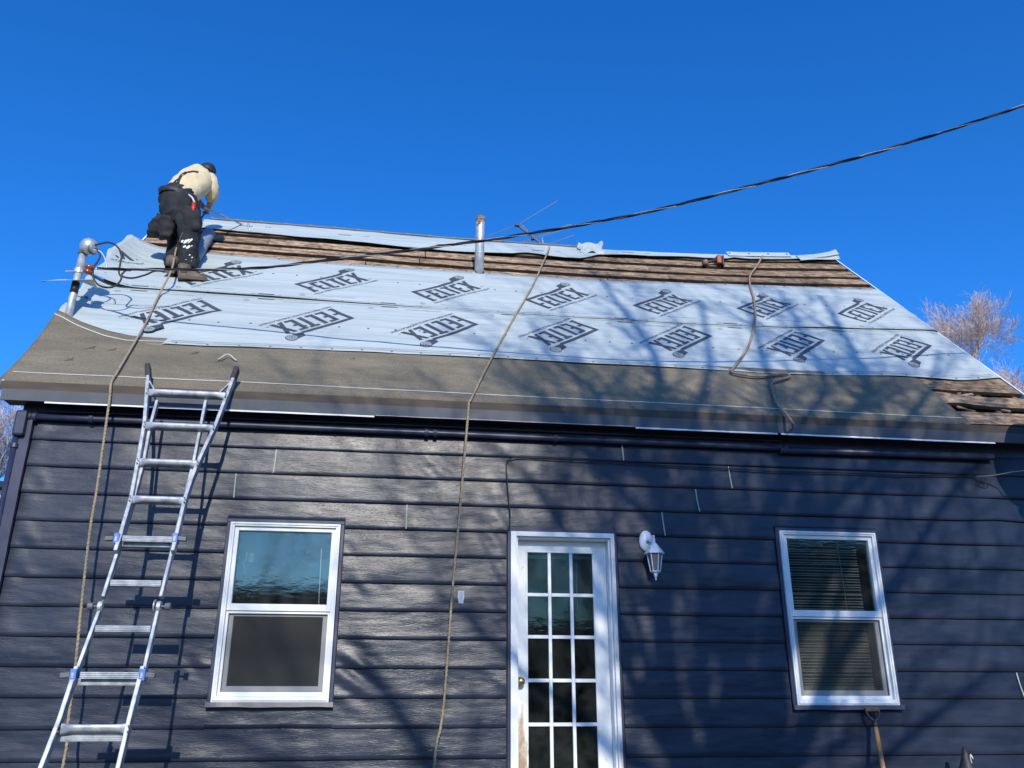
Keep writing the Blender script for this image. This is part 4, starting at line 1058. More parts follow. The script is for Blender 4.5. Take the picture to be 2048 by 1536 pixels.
rope('rope', [onroof(1525, 512, .06)] + [onroof(x, y, .048) for x, y in ((1514, 532), (1501, 550), (1500, 570), (1508, 600), (1510, 640), (1498, 690), (1470, 732), (1463, 742), (1475, 747), (1520, 752), (1568, 747), (1579, 753), (1560, 759), (1544, 765), (1545, 780), (1555, 808), (1572, 828), (1583, 842))] + [at(1587, 856, -.19)], .0135, M_ropeb, 'grimy loose rope snaking down the right part of the roof and ending at the eave')

# ------------------------------------------------------------------ worker
def skin_obj(name, verts, edges, radii, mt_, parent, sub=2, root=0, disp=None):
    me = bpy.data.meshes.new(name); me.from_pydata([tuple(v) for v in verts], edges, []); me.materials.append(mt_)
    o = bpy.data.objects.new(name, me); C.objects.link(o); o.parent = parent
    m = o.modifiers.new('skin', 'SKIN'); m.use_smooth_shade = True; m.branch_smoothing = .6
    sv = me.skin_vertices[0].data if me.skin_vertices else None
    if sv is None:
        bm = bmesh.new(); bm.from_mesh(me); bm.verts.layers.skin.verify(); bm.to_mesh(me); bm.free(); sv = me.skin_vertices[0].data
    for k, r in enumerate(radii): sv[k].radius = r if isinstance(r, tuple) else (r, r)
    sv[root].use_root = True
    s_ = o.modifiers.new('sub', 'SUBSURF'); s_.levels = sub; s_.render_levels = sub
    if disp:
        tx = bpy.data.textures.new('c', 'CLOUDS'); tx.noise_scale = disp[1]; d = o.modifiers.new('d', 'DISPLACE'); d.texture = tx; d.strength = disp[0]; d.mid_level = .5; d.texture_coords = 'GLOBAL'
    return o
PW = thing('person', 'roofer in cream shirt, black work trousers and beanie bending over near the ridge', 'person')
J = {}
J['footR'] = onroof(372, 563, .03); J['toeR'] = onroof(404, 566, .03)
J['ankR'] = at(372, 548, 1.50); J['kneeR'] = at(376, 497, 1.58); J['hipR'] = at(375, 440, 1.62)
J['footL'] = onroof(343, 548, .05); J['ankL'] = at(344, 534, 1.72); J['kneeL'] = at(351, 492, 1.80); J['hipL'] = at(347, 436, 1.70)
J['pel'] = at(361, 425, 1.68); J['waist'] = at(362, 400, 1.70); J['chest'] = at(380, 376, 1.86); J['neckb'] = at(395, 352, 2.02); J['neck'] = at(404, 345, 2.10); J['head'] = at(413, 345, 2.16)
J['shR'] = at(420, 364, 1.96); J['elR'] = at(425, 393, 2.02); J['wrR'] = at(418, 412, 2.12); J['haR'] = at(415, 420, 2.16)
J['shL'] = at(362, 357, 2.05); J['elL'] = at(380, 385, 2.25); J['wrL'] = at(400, 405, 2.28); J['haL'] = at(406, 415, 2.26)
K = ['pel', 'waist', 'chest', 'neckb', 'neck', 'head', 'hipR', 'kneeR', 'ankR', 'footR', 'hipL', 'kneeL', 'ankL', 'footL', 'shR', 'elR', 'wrR', 'haR', 'shL', 'elL', 'wrL', 'haL']
rad = [.12, .12, .13, .10, .055, .07, .09, .06, .045, .04, .09, .06, .045, .04, .065, .045, .032, .035, .065, .045, .032, .035]
ix = {k: i for i, k in enumerate(K)}
E_ = [('pel', 'waist'), ('waist', 'chest'), ('chest', 'neckb'), ('neckb', 'neck'), ('neck', 'head'), ('pel', 'hipR'), ('hipR', 'kneeR'), ('kneeR', 'ankR'), ('ankR', 'footR'), ('pel', 'hipL'), ('hipL', 'kneeL'), ('kneeL', 'ankL'), ('ankL', 'footL'), ('neckb', 'shR'), ('shR', 'elR'), ('elR', 'wrR'), ('wrR', 'haR'), ('neckb', 'shL'), ('shL', 'elL'), ('elL', 'wrL'), ('wrL', 'haL')]
skin_obj('body', [J[k] for k in K], [(ix[a], ix[b_]) for a, b_ in E_], rad, M_skin, PW)
# head detail
hc = J['head']
m = MB(); m.lathe([(.0, -.105), (.05, -.095), (.078, -.05), (.086, 0), (.080, .05), (.055, .09), (.0, .108)], hc, 18, Vector((.30, .55, .75))); m.build('head', M_skin, PW, smooth=True)
m = MB(); m.lathe([(.090, -.03), (.096, -.02), (.094, .02), (.088, .055), (.066, .092), (.03, .112), (.0, .117)], hc + Vector((.004, -.004, .006)), 20, Vector((.22, .30, .9))); m.build('beanie', M_black, PW, smooth=True)
m = MB(); m.lathe([(.060, -.05), (.075, -.02), (.08, .02), (.06, .05)], hc + Vector((-.02, -.055, -.045)), 16, Vector((.2, .3, .9))); m.build('beanie', M_black, PW, smooth=True)
for sg in (-1, 1):
    MB().lathe([(.0, -.01), (.022, -.004), (.024, .006), (.0, .01)], hc + Vector((sg * .088, .0, -.02)), 10, Vector((sg, 0, .2))).build('ear', M_skin, PW, smooth=True)
m = MB(); m.lathe([(.012, -.02), (.016, 0), (.009, .03)], hc + Vector((.04, .085, -.02)), 8, Vector((.3, .8, .5))); m.build('nose', M_skin, PW, smooth=True)
# shirt and trousers are lofted round the body
LOFTS = []
def loft(name, secs, mt_, u=Vector((1, 0, 0)), folds=.010, seed=0, n=28, rings=5, cap=True):
    P = [s_[0] for s_ in secs]; m = MB(); tot = (len(secs) - 1) * rings
    CP_ = spl(P, rings); W_ = [s_[1] for s_ in secs]; D_ = [s_[2] for s_ in secs]
    def itp(T, x):
        k = min(int(x), len(T) - 2); t = x - k; t = t * t * (3 - 2 * t); return T[k] * (1 - t) + T[k + 1] * t
    for i, c in enumerate(CP_):
        x = i / rings; ax_ = (CP_[min(i + 1, tot)] - CP_[max(i - 1, 0)]).normalized()
        uu = (u - ax_ * u.dot(ax_)).normalized(); vv_ = ax_.cross(uu)
        for k in range(n):
            a = 2 * pi * k / n
            f = folds * (nz(cos(a) * 1.8 + seed, sin(a) * 1.8, x * 1.6) + .8 * nz(cos(a) * 3.5, sin(a) * 3.5 + seed, x * 4.2) * 1.0)
            if cap and i == 0: f -= itp(W_, x) * .25
            m.v.append(tuple(c + uu * cos(a) * (itp(W_, x) + f) + vv_ * sin(a) * (itp(D_, x) + f)))
    for i in range(tot):
        for k in range(n):
            a = i * n + k; b_ = i * n + (k + 1) % n; m.f.append((a, b_, b_ + n, a + n))
    m.f.append(tuple(range(n))[::-1]); m.f.append(tuple(tot * n + k for k in range(n)))
    LOFTS.append((list(m.v), list(m.f)))
    return m.build(name, mt_, PW, smooth=True)
US = Vector((.97, 0, -.22))
loft('shirt', [(at(362, 398, 1.66), .150, .13), (at(364, 389, 1.68), .165, .140), (at(372, 378, 1.74), .180, .145), (at(385, 367, 1.83), .190, .145), (at(394, 358, 1.93), .185, .135), (at(399, 350, 2.00), .12, .105), (at(402, 345, 2.04), .07, .065)], M_shirt, US, .013, 1)
shirt_o = bpy.context.scene.collection.objects['shirt']
loft('shirt_sleeve', [(at(410, 354, 1.96), .06, .06), (at(419, 361, 1.95), .085, .085), (at(423, 376, 1.96), .080, .080), (at(424, 390, 2.0), .072, .072), (at(421, 400, 2.05), .062, .062)], M_shirt, Vector((1, 0, .3)), .010, 2)
loft('shirt_sleeve', [(at(372, 358, 2.03), .09, .09), (at(374, 372, 2.12), .085, .085), (at(384, 388, 2.22), .07, .07), (at(394, 398, 2.26), .055, .055)], M_shirt, Vector((1, 0, .3)), .008, 3)
loft('shirt_collar', [(at(390, 351, 1.98), .120, .105), (at(394, 346, 2.02), .105, .095), (at(397, 342, 2.05), .088, .083)], M_shirt, US, .006, 4)
wst = at(356, 388, 1.66); seat = at(358, 412, 1.64)
UT_ = Vector((.98, 0, -.20))
loft('trousers', [(at(357, 383, 1.68), .150, .130), (at(356, 391, 1.66), .175, .150), (at(356, 402, 1.65), .190, .170), (at(359, 420, 1.63), .200, .185), (at(361, 436, 1.63), .185, .165), (at(362, 450, 1.63), .13, .12)], M_pants, UT_, .020, 5)
loft('trouser_leg', [(at(374, 424, 1.60), .100, .12), (at(377, 440, 1.58), .128, .130), (at(379, 458, 1.57), .118, .12), (at(379, 478, 1.56), .098, .105), (at(378, 496, 1.56), .094, .10), (at(377, 512, 1.55), .090, .095), (at(375, 528, 1.53), .092, .090), (at(374, 541, 1.52), .094, .092)], M_pants, Vector((1, 0, 0)), .024, 6)
loft('trouser_leg', [(at(346, 424, 1.66), .100, .12), (at(345, 440, 1.69), .118, .12), (at(348, 460, 1.73), .100, .11), (at(352, 482, 1.77), .084, .09), (at(350, 500, 1.76), .078, .085), (at(346, 516, 1.74), .076, .08), (at(344, 528, 1.73), .074, .078)], M_pants, Vector((1, 0, 0)), .022, 7)
# boots
def boot(f, dirv, L_, parent):
    d = dirv.normalized(); up = Vector((0, 0, 1)); sd = d.cross(up).normalized(); m = MB()
    heel = f - d * .07
    prof = [(-.0, .055, .12), (.06, .055, .13), (.12, .05, .105), (.18, .052, .075), (.235, .048, .058), (.275, .03, .035)]
    def fn(u, v):
        i = u * (len(prof) - 1); k = min(int(i), len(prof) - 2); t = i - k
        x, wv, hv = [prof[k][j] * (1 - t) + prof[k + 1][j] * t for j in range(3)]
        a = v * pi; return heel + d * x * L_ + sd * cos(a) * wv + up * (.0 + sin(a) * hv + .012)
    m.quad_grid(fn, 15, 12); m.tube([heel + d * .045 + up * .05, heel + d * .045 + up * .15], [.060, .066], 12)
    m.build('boot', M_boot, parent, smooth=True)
    m = MB(); pts = [(x, w) for x, w, _ in prof]; n_ = len(pts)
    ol = [heel + d * x * L_ + sd * (w + .006) for x, w in pts] + [heel + d * x * L_ - sd * (w + .006) for x, w in pts[::-1]]
    for p in ol: m.v.append(tuple(p + up * .018))
    for p in ol: m.v.append(tuple(p - up * .014))
    c = len(ol); m.f = [tuple(range(c)), tuple(range(c, 2 * c))[::-1]] + [(i, (i + 1) % c, c + (i + 1) % c, c + i) for i in range(c)]
    m.build('boot_sole', M_sole, parent)
boot(J['footR'] + Vector((-.01, 0, .02)), Vector((.95, .25, .10)), 1.0, PW); boot(J['footL'] + Vector((.0, -.01, .03)), Vector((.1, .9, .62)), 1.0, PW)
# hands: palm and fingers closed round the bar
def hand(w_, h_, parent, sd):
    d = (h_ - w_).normalized(); ax_ = Vector((.9, -.1, -.35)).normalized(); V_, E2, Rr = [w_, w_ + d * .05, w_ + d * .085], [(0, 1), (1, 2)], [.028, .036, .034]
    for k in range(4):
        b_ = w_ + d * .085 + ax_ * ((k - 1.5) * .020); l = (.036, .042, .039, .03)[k]
        p1 = b_ + d * l * .7 + Vector((0, -.008, 0)); p2 = p1 + Vector((0, -.022, -.010)) ; p3 = p2 + Vector((0, -.006, .022))
        i0 = len(V_); V_ += [b_, p1, p2, p3]; E2 += [(2, i0), (i0, i0 + 1), (i0 + 1, i0 + 2), (i0 + 2, i0 + 3)]; Rr += [.010, .0095, .009, .008]
    i0 = len(V_); V_ += [w_ + d * .045 + ax_ * sd * .035, w_ + d * .08 + ax_ * sd * .045 + Vector((0, -.02, 0))]; E2 += [(1, i0), (i0, i0 + 1)]; Rr += [.011, .009]
    skin_obj('hand', V_, E2, Rr, M_skin, parent, sub=1)
hand(J['wrR'], J['haR'], PW, -1); hand(J['wrL'], J['haL'], PW, 1)
# braces / suspenders
def strap(pts, wd, th=.008, nm='suspender', mt_=M_black):
    P = spl(pts, 5); m = MB()
    for p, q_ in zip(P, P[1:]): m.bar(p, q_ + (q_ - p) * .1, wd, th, Vector((0, -1, .3)))
    m.build(nm, mt_, PW)
from mathutils.bvhtree import BVHTree
V_, F_ = [], []
for v, f in LOFTS:
    b0 = len(V_); V_ += v; F_ += [tuple(b0 + k for k in q_) for q_ in f]
BV = BVHTree.FromPolygons([Vector(v) for v in V_], F_)
def oncloth(px, py, off=.006):
    d = ray(px, py).normalized(); h = BV.ray_cast(CAM, d)
    return None if h[0] is None else h[0] - d * off
def strap_on(pts, wpx, nm='suspender'):      # follows the cloth under it
    m = MB(); P = []
    for (a, b_) in zip(pts, pts[1:]):
        for k in range(6): P.append((a[0] + (b_[0] - a[0]) * k / 6, a[1] + (b_[1] - a[1]) * k / 6))
    P.append(pts[-1]); rows = []
    for i_, p in enumerate(P):
        q0, q1 = P[max(i_ - 1, 0)], P[min(i_ + 1, len(P) - 1)]; L_ = math.hypot(q1[0] - q0[0], q1[1] - q0[1]); nx, ny = -(q1[1] - q0[1]) / L_, (q1[0] - q0[0]) / L_
        r = [oncloth(p[0] + nx * wpx * t, p[1] + ny * wpx * t) for t in (-.5, 0, .5)]
        rows.append(r if all(r) else None)
    for r0_, r1_ in zip(rows, rows[1:]):
        if r0_ and r1_:
            b0 = len(m.v); m.v += [tuple(x) for x in r0_ + r1_]; m.f += [(b0, b0 + 1, b0 + 4, b0 + 3), (b0 + 1, b0 + 2, b0 + 5, b0 + 4)]
    if m.f: solid(m.build(nm, M_black, PW), .004)
strap_on([(355, 384), (355, 374), (357.4, 360), (362, 351), (372, 345)], 5.5)
strap_on([(359, 356), (351, 362), (343, 370), (339, 376)], 3.5)
strap_on([(364, 350), (372, 345), (386, 342.5), (397, 344)], 3.5)
# paint splashes on the right knee
for (x, y, r) in ((366, 482, .016), (374, 481, .02), (381, 480, .016), (370, 485, .012), (377, 484, .014), (369, 493, .012), (376, 494, .017), (383, 492, .008), (379, 510, .008), (384, 515, .007), (372, 519, .005), (382, 522, .005)):
    p = oncloth(x, y, 0.0)
    if p is None: continue
    m = MB(); m.lathe([(.0, -.004), (r, 0), (.0, .006)], p, 7, Vector((0, -1, .1)), 1.6); m.build('paint_splash', M_paint, PW)
# tool belt: band, pouches, red tool
m = MB()
bc = wst.lerp(seat, .30); bax = (wst - seat).normalized()
m.quad_grid(lambda u, v: bc + Vector((.192, 0, 0)) * cos(u * 2 * pi) + Vector((0, .165, 0)) * sin(u * 2 * pi) + bax * (-.03 + .065 * v) + Vector((0, 0, -.03)) * cos(u * 2 * pi), 32, 3)
solid(m.build('tool_belt', M_black, PW, smooth=True), .012, 1)
def pouch(px, py, Y, w_, h_, d_, rot, tp=.25):
    p = at(px, py, Y); m = MB()
    def fn(u, v):
        a = u * 2 * pi; k = (.62 + .5 * sin(v * pi * .8 + .25)) - tp * v * .2; sq = lambda t: math.copysign(abs(t) ** .75, t)
        q_ = Vector((sq(cos(a)) * w_ / 2 * k, sq(sin(a)) * d_ / 2 * k, (.5 - v) * h_)) + Vector((nz(u * 4 + px, v * 4, px), nz(v * 5, u * 3, px), nz(u * 3, v * 3, 5) * .5)) * .034
        q_.rotate(Matrix.Rotation(rot, 3, 'Y')); return p + q_
    m.quad_grid(fn, 22, 12); b0 = len(m.v) - 23; m.f.append(tuple(b0 + k for k in range(22)))
    m.f.append(tuple(k for k in range(22))[::-1]); m.build('tool_pouch', M_pants, PW, smooth=True)
pouch(318, 452, 1.62, .15, .24, .13, .25); pouch(333, 455, 1.56, .15, .26, .12, -.02); pouch(308, 458, 1.66, .11, .19, .10, .20)
pouch(384, 440, 1.50, .17, .30, .12, -.16); pouch(379, 412, 1.56, .12, .13, .08, -.2)
MB().tube([at(388, 404, 1.50), at(387, 414, 1.47), at(386, 424, 1.46)], [.018, .020, .014], 8).build('red_tool_handle', M_red, PW, smooth=True)
MB().tube(spl([at(375, 388, 1.52), at(384, 395, 1.48), at(389, 405, 1.47)], 4), .010, 6).build('lanyard', M_chalk, PW, smooth=True)
MB().tube(spl([at(358, 486, 1.46), at(362, 474, 1.47), at(366, 466, 1.47), at(371, 468, 1.48)], 4), .012, 6).build('rope_hook', M_black, PW, smooth=True)
# long bar in the hands
bar = thing('pry_bar', 'long thin dark bar held in the hands of the roofer and touching the ridge', 'pry bar')
h1, h2 = at(418, 419, 2.14), onroof(484, 449, .02)
MB().tube([h1 + (h1 - h2) * .12, h2], .011, 8).build('shaft', M_steel, bar, smooth=True)
MB().tube([h2, h2 + Vector((.03, .01, -.015))], [.012, .005], 6).build('tip', M_black, bar)
h3 = onroof(392, 466, .02)
o = MB().tube([at(411, 424, 2.12), at(400, 440, 2.02), h3], .010, 7).build('hand_tool_shaft', M_black, smooth=True)
tag(o, 'short dark rod reaching from the roofer\'s lower hand down to the roof boards', 'rod')
o = MB().tube([onroof(496, 446, .07), onroof(497, 453, .04), onroof(500, 462, .03)], [.012, .01, .012], 7).build('chisel', M_steel, smooth=True)
tag(o, 'small steel chisel lying on the ridge underlay right of the roofer', 'chisel')
# roll of underlay beside the worker
m = MB(); r0, r1 = onroof(393, 508, .085), onroof(418, 468, .085); dr = (r1 - r0); r0 = r0 - dr * .25
RO = thing('underlay_roll', 'short grey roll of underlay lying on the boards behind the roofer', 'roll')
m.lathe([(.070, 0), (.070, (r1 - r0).length)], r0, 24, (r1 - r0)); m.build('rolled_sheet', M_greyplast if False else noisy('grey_underlay_back', (.20, .24, .30), (.27, .31, .37), 8, .5), RO, smooth=False)
m = MB(); m.lathe([(.071, 0), (.0715, .006), (.030, .007), (.028, .003)], r1, 24, (r1 - r0)); m.build('roll_end', M_under, RO)
# nail gun on the boards
NG = thing('nail_gun', 'small orange and black nail gun lying near the ridge on the right', 'nail gun')
g0, g1, g2 = onroof(1409, 526, .05), onroof(1424, 522, .06), onroof(1435, 521, .07)
MB().tube([g0 - Vector((.02, 0, 0)), g0 + Vector((.03, 0, .01))], [.035, .045], 10).build('magazine', M_rust, NG, smooth=True)
MB().tube([g0, g1, g2], [.02, .022, .03], 8).build('grip', M_black, NG, smooth=True)
MB().box(g2 - Vector((.02, .05, .06)), g2 + Vector((.045, .05, .065))).build('motor_housing', mat('orange_plastic', (.38, .09, .035), .4), NG, bevel=.018)
MB().box(g2 + Vector((.046, -.05, -.09)), g2 + Vector((.075, .05, .06))).build('battery', M_black, NG, bevel=.01)
# scrap of string on the felt
o = MB().tube(spl([onroof(436, 719, .03), onroof(444, 714, .05), onroof(452, 709, .055), onroof(460, 710, .05), onroof(466, 715, .045), onroof(473, 721, .03)], 5), .0055, 5).build('string_scrap', M_chalk, smooth=True)
tag(o, 'short bent scrap of pale string on the grey felt above the ladder', 'string')

# ------------------------------------------------------------------ shovel and dark handle at the bottom
SH = thing('shovel', 'D-handled shovel with a worn wooden shaft leaning under the right window', 'shovel')
t0, t1 = at(1750, 1447, -.12), at(1766, 1536, -.19)
foot = t0 + (t1 - t0) * ((GZ + .28 - t0.z) / (t1.z - t0.z)); foot.y = -.52
mid = at(1766, 1536, t0.y + (foot.y - t0.y) * .33)
MB().tube([t0, mid, foot], [.016, .018, .019], 10).build('shaft', M_handle, SH, smooth=True)
g1_, g2_ = at(1731, 1419, -.085), at(1757, 1419, -.085)
MB().tube([g1_, g2_], .016, 10).build('grip', M_rafter, SH, smooth=True)
for gg in (g1_, g2_): MB().tube(spl([gg, gg.lerp(t0, .45) + Vector(((gg.x - t0.x) * .28, 0, 0)), t0 + Vector((0, 0, .012))], 4), .010, 7).build('handle_arm', M_black, SH, smooth=True)
MB().tube([t0 + (t0 - foot).normalized() * .02, t0 - (t0 - foot).normalized() * .03], .021, 10).build('ferrule', M_black, SH, smooth=True)
m = MB(); m.quad_grid(lambda u, v: foot + Vector(((u - .5) * .22 * (1 - .6 * v ** 3), -.03 * (1 - (2 * u - 1) ** 2) - .02 * v, .02 - .28 * v)), 8, 8); solid(m.build('blade', M_rust, SH), .003)
HK = thing('tool_handle', 'black tapered tool handle with a thin pale cord standing at the lower right', 'tool')
b0, b1 = at(1928, 1494, -.25), at(1934, 1536, -.27)
lo_ = Vector((b1.x + .02, -.45, GZ)); 
MB().tube([b0 + Vector((0, 0, .005)), b0, b0.lerp(b1, .35), b1, b1.lerp(lo_, .3), lo_], [.006, .015, .024, .055, .075, .06], 14).build('grip', M_black, HK, smooth=True)
MB().tube(spl([at(1941, 1508, -.28), at(1946, 1518, -.30), at(1947, 1540, -.31), lo_ + Vector((.08, 0, 0))], 5), .0035, 5).build('cord', M_chalk, HK, smooth=True)
tube_sh = None

# ------------------------------------------------------------------ trees
def grow(m_big, m_twig, p, d, L_, r, depth, rg, up=.25, split=(2, 3), thr=.02, spread=.55, minr=.003, twigr=None):
    n = 4 if depth > 1 else 3; P = [p]; q_ = p.copy(); dd = d.copy()
    for k in range(n):
        dd = (dd + Vector((rg.gauss(0, .10), rg.gauss(0, .10), rg.gauss(0, .06) + up * .08))).normalized(); q_ = q_ + dd * L_ / n; P.append(q_.copy())
    R_ = [r * (1 - .38 * k / n) for k in range(n + 1)]
    (m_big if r > thr else m_twig).tube(P, R_, 7 if r > thr * 2 else (4 if r > thr * .5 else 3), cap=False)
    if depth <= 0: return
    kids = rg.randint(*split)
    for k in range(kids):
        idx = n if k == 0 else rg.randint(1, n); a = rg.uniform(0, 2 * pi); o1 = dd.orthogonal().normalized(); o1.rotate(Matrix.Rotation(a, 3, dd))
        nd = (dd + o1 * rg.uniform(.35, 1.0) * spread + Vector((0, 0, up * .35))).normalized()
        grow(m_big, m_twig, P[idx], nd, L_ * rg.uniform(.66, .88), max(minr, R_[idx] * rg.uniform(.55, .78)), depth - 1, rg, up, split, thr, spread, minr)
def tree(label, base_, H, seed, mt_, depth=7, up=.3, group=None, split=(2, 3), lean=(0, 0), r=None, spread=.55, minr=.004, kids=4, cap=0, tf=.28, L0=None):
    rg = random.Random(seed); a, b_ = MB(), MB(); base_ = Vector(base_); r = r or H * .022
    top = base_ + Vector((lean[0], lean[1], H * tf)); a.tube([base_, base_.lerp(top, .5) + Vector((.05, 0, 0)), top], [r * 1.25, r, r * .85], 10)
    for k in range(kids):
        an = k * 2 * pi / kids + rg.uniform(-.4, .4); d = Vector((cos(an) * .55, sin(an) * .55, 1)).normalized()
        grow(a, b_, top - Vector((0, 0, .06 * k)), d, (L0 or H * .20), r * .6, depth, rg, up, split, .03, spread, minr)
    T_ = thing('bare_tree', label, 'tree', group); T_.location = (0, 0, 0)
    a.build('trunk', mt_, T_, smooth=True); b_.build('crown', mt_, T_, smooth=False); return T_
GR = 'bare trees behind the house'
def base_at(px, py, Y): p = at(px, py, Y); return (p.x, p.y, GZ), p.z - GZ
def sky_tree(label, px, py_top, py_fork, Y, seed, L0, **kw):
    p = at(px, py_top, Y); q_ = at(px, py_fork, Y); tree(label, (p.x, Y, GZ), p.z - GZ, seed, M_bark, 6, .2, GR, tf=(q_.z - GZ) / (p.z - GZ), L0=L0, **kw)
sky_tree('pale bare tree whose round crown stands above the right roof slope', 1908, 550, 735, 30, 11, 1.18, kids=8, r=.09, minr=.0060, split=(2, 4), spread=.85)
sky_tree('pale bare tree at the right edge behind the torn roof corner', 2046, 660, 870, 26, 23, 1.25, kids=9, r=.11, minr=.0065, split=(2, 4), spread=.85)
sky_tree('bare tree at the left edge below the eave corner', -12, 800, 1010, 24, 31, 1.15, kids=7, r=.13, minr=.0075, split=(2, 4), spread=.85)
# pale clapboard building glimpsed at the left edge
NB = thing('neighbour_house', 'white clapboard house glimpsed at the left edge behind the corner', 'house')
c0 = at(-60, 1080, 9)
for k in range(16): MB().box((c0.x - 5, 9 - .012 * 0, c0.z - 1.2 + k * .13), (at(12, 1040, 9).x, 9.06, c0.z - 1.2 + k * .13 + .118)).build('siding_board', M_white, NB)
MB().box((c0.x - 5, 9.061, GZ), (at(11, 1040, 9).x, 14, c0.z + .88)).build('wall', M_navy if False else M_conc, NB)
m = MB(); m.v = [(c0.x - 5.2, 8.8, c0.z + .88), (at(13, 1040, 9).x, 8.8, c0.z + .88), (at(13, 1040, 9).x, 14.2, c0.z + .88), (c0.x - 5.2, 14.2, c0.z + .88), (c0.x - 5.2, 11.5, c0.z + 1.6), (at(12, 1040, 9).x - 1, 11.5, c0.z + 1.6)]; m.f = [(0, 1, 5, 4), (1, 2, 5), (2, 3, 4, 5), (3, 0, 4), (3, 2, 1, 0)]; m.build('roof', M_dark, NB)

# big bare tree behind the camera, its shadow falls on the wall and the roof
YT = -14.5
def shp_pt(px, py, where, Y=-11.0):
    P = onroof(px, py, .03) if where == 'r' else at(px, py, -.01)
    return P - SUN * ((P.y - Y) / SUN.y)
YT = -11.0
BT = thing('yard_tree', 'large bare yard tree behind the camera that shades the right of the house', 'tree')
ma, mb_ = MB(), MB(); rg = random.Random(99); rg.cap = 9e9
def limb(pts, r0, r1, kids=5, depth=4, Lk=1.5, y=YT):
    P = spl([shp_pt(x, y_, w_, y + dy) for x, y_, w_, dy in pts], 6)
    Rr = [r0 + (r1 - r0) * k / (len(P) - 1) for k in range(len(P))]; ma.tube(P, Rr, 8)
    for k in range(kids):
        i = int(len(P) * (.15 + .8 * k / kids)); d = (P[min(i + 1, len(P) - 1)] - P[i - 1]).normalized()
        o1 = Vector((rg.choice((-1, 1)) * rg.uniform(.4, 1), rg.uniform(-.5, .5), rg.uniform(.2, .8)))
        grow(ma, mb_, P[i], (d * .8 + o1 * .8).normalized(), Lk * rg.uniform(.6, 1.1), max(.014, Rr[i] * .38), depth, rg, .25, (2, 3), .02, .6, .006)
fork = shp_pt(1475, 1640, 'w')
ma.tube([Vector((fork.x + .1, YT, GZ)), Vector((fork.x + .06, YT, GZ + 1)), fork], [.26, .20, .16], 12)
F = (1475, 1640, 'w', 0)
def fan(pts, r0, r1, k=7, d=4, L_=1.0): limb([F] + pts, r0, r1, k, d, L_)
fan([(1485, 1500, 'w', 0), (1480, 1400, 'w', 0), (1462, 1290, 'w', 0), (1480, 1170, 'w', .1), (1530, 1040, 'w', .2), (1580, 930, 'w', .3)], 0.182, 0.074, 8)
fan([(1400, 1560, 'w', -.2), (1345, 1420, 'w', -.3), (1325, 1250, 'w', -.3), (1335, 1080, 'w', -.3), (1305, 930, 'w', -.2)], 0.140, 0.068, 8)
fan([(1440, 1500, 'w', -.1), (1400, 1380, 'w', -.3), (1415, 1220, 'w', -.4), (1385, 1080, 'w', -.5), (1410, 930, 'w', -.5), (1390, 840, 'r', -.5), (1420, 720, 'r', -.5), (1400, 600, 'r', -.6)], 0.105, 0.030, 9)
fan([(1520, 1540, 'w', .2), (1560, 1420, 'w', .3), (1540, 1270, 'w', .4), (1590, 1120, 'w', .5), (1610, 960, 'w', .5), (1560, 840, 'r', .5), (1530, 720, 'r', .5), (1490, 600, 'r', .6)], 0.112, 0.030, 9)
fan([(1540, 1580, 'w', .2), (1620, 1460, 'w', .4), (1690, 1300, 'w', .6), (1800, 1150, 'w', .7), (1880, 1020, 'w', .9), (1960, 920, 'w', 1)], 0.098, 0.027, 8)
fan([(1360, 1580, 'w', -.3), (1240, 1500, 'w', -.5), (1130, 1390, 'w', -.7), (1000, 1300, 'w', -.9), (880, 1180, 'w', -1)], 0.084, 0.024, 8)
fan([(1370, 1530, 'w', -.3), (1270, 1380, 'w', -.5), (1230, 1230, 'w', -.6), (1140, 1080, 'w', -.7), (1060, 960, 'w', -.8), (960, 880, 'w', -.8)], 0.077, 0.024, 9)
fan([(1700, 1560, 'w', .5), (1860, 1440, 'w', .9), (2000, 1330, 'w', 1.2)], 0.063, 0.020, 6, 4, .8)
limb([(1580, 930, 'w', .3), (1690, 830, 'r', .3), (1735, 780, 'r', .4), (1700, 690, 'r', .5), (1640, 590, 'r', .5)], 0.077, 0.030, 9, 4, 1.0)
limb([(1580, 930, 'w', .3), (1600, 850, 'r', .3), (1650, 770, 'r', .3), (1610, 680, 'r', .3), (1560, 580, 'r', .3)], 0.056, 0.024, 6, 4, .9)
limb([(1305, 930, 'w', -.2), (1290, 850, 'r', -.2), (1320, 770, 'r', -.2), (1300, 690, 'r', -.2), (1230, 600, 'r', -.1), (1190, 540, 'r', -.1)], 0.070, 0.027, 8, 4, 1.0)
limb([(1305, 930, 'w', -.2), (1230, 850, 'r', -.3), (1190, 780, 'r', -.4), (1110, 720, 'r', -.5), (1060, 640, 'r', -.5)], 0.056, 0.022, 5, 3, .8)
limb([(1590, 1120, 'w', .5), (1680, 1000, 'w', .6), (1790, 860, 'r', .7), (1860, 780, 'r', .8), (1880, 700, 'r', .8)], 0.063, 0.024, 7, 4, 1.0)
limb([(1335, 1080, 'w', -.3), (1240, 980, 'w', -.4), (1150, 880, 'w', -.5), (1070, 800, 'r', -.5)], 0.049, 0.020, 5, 3, .8)
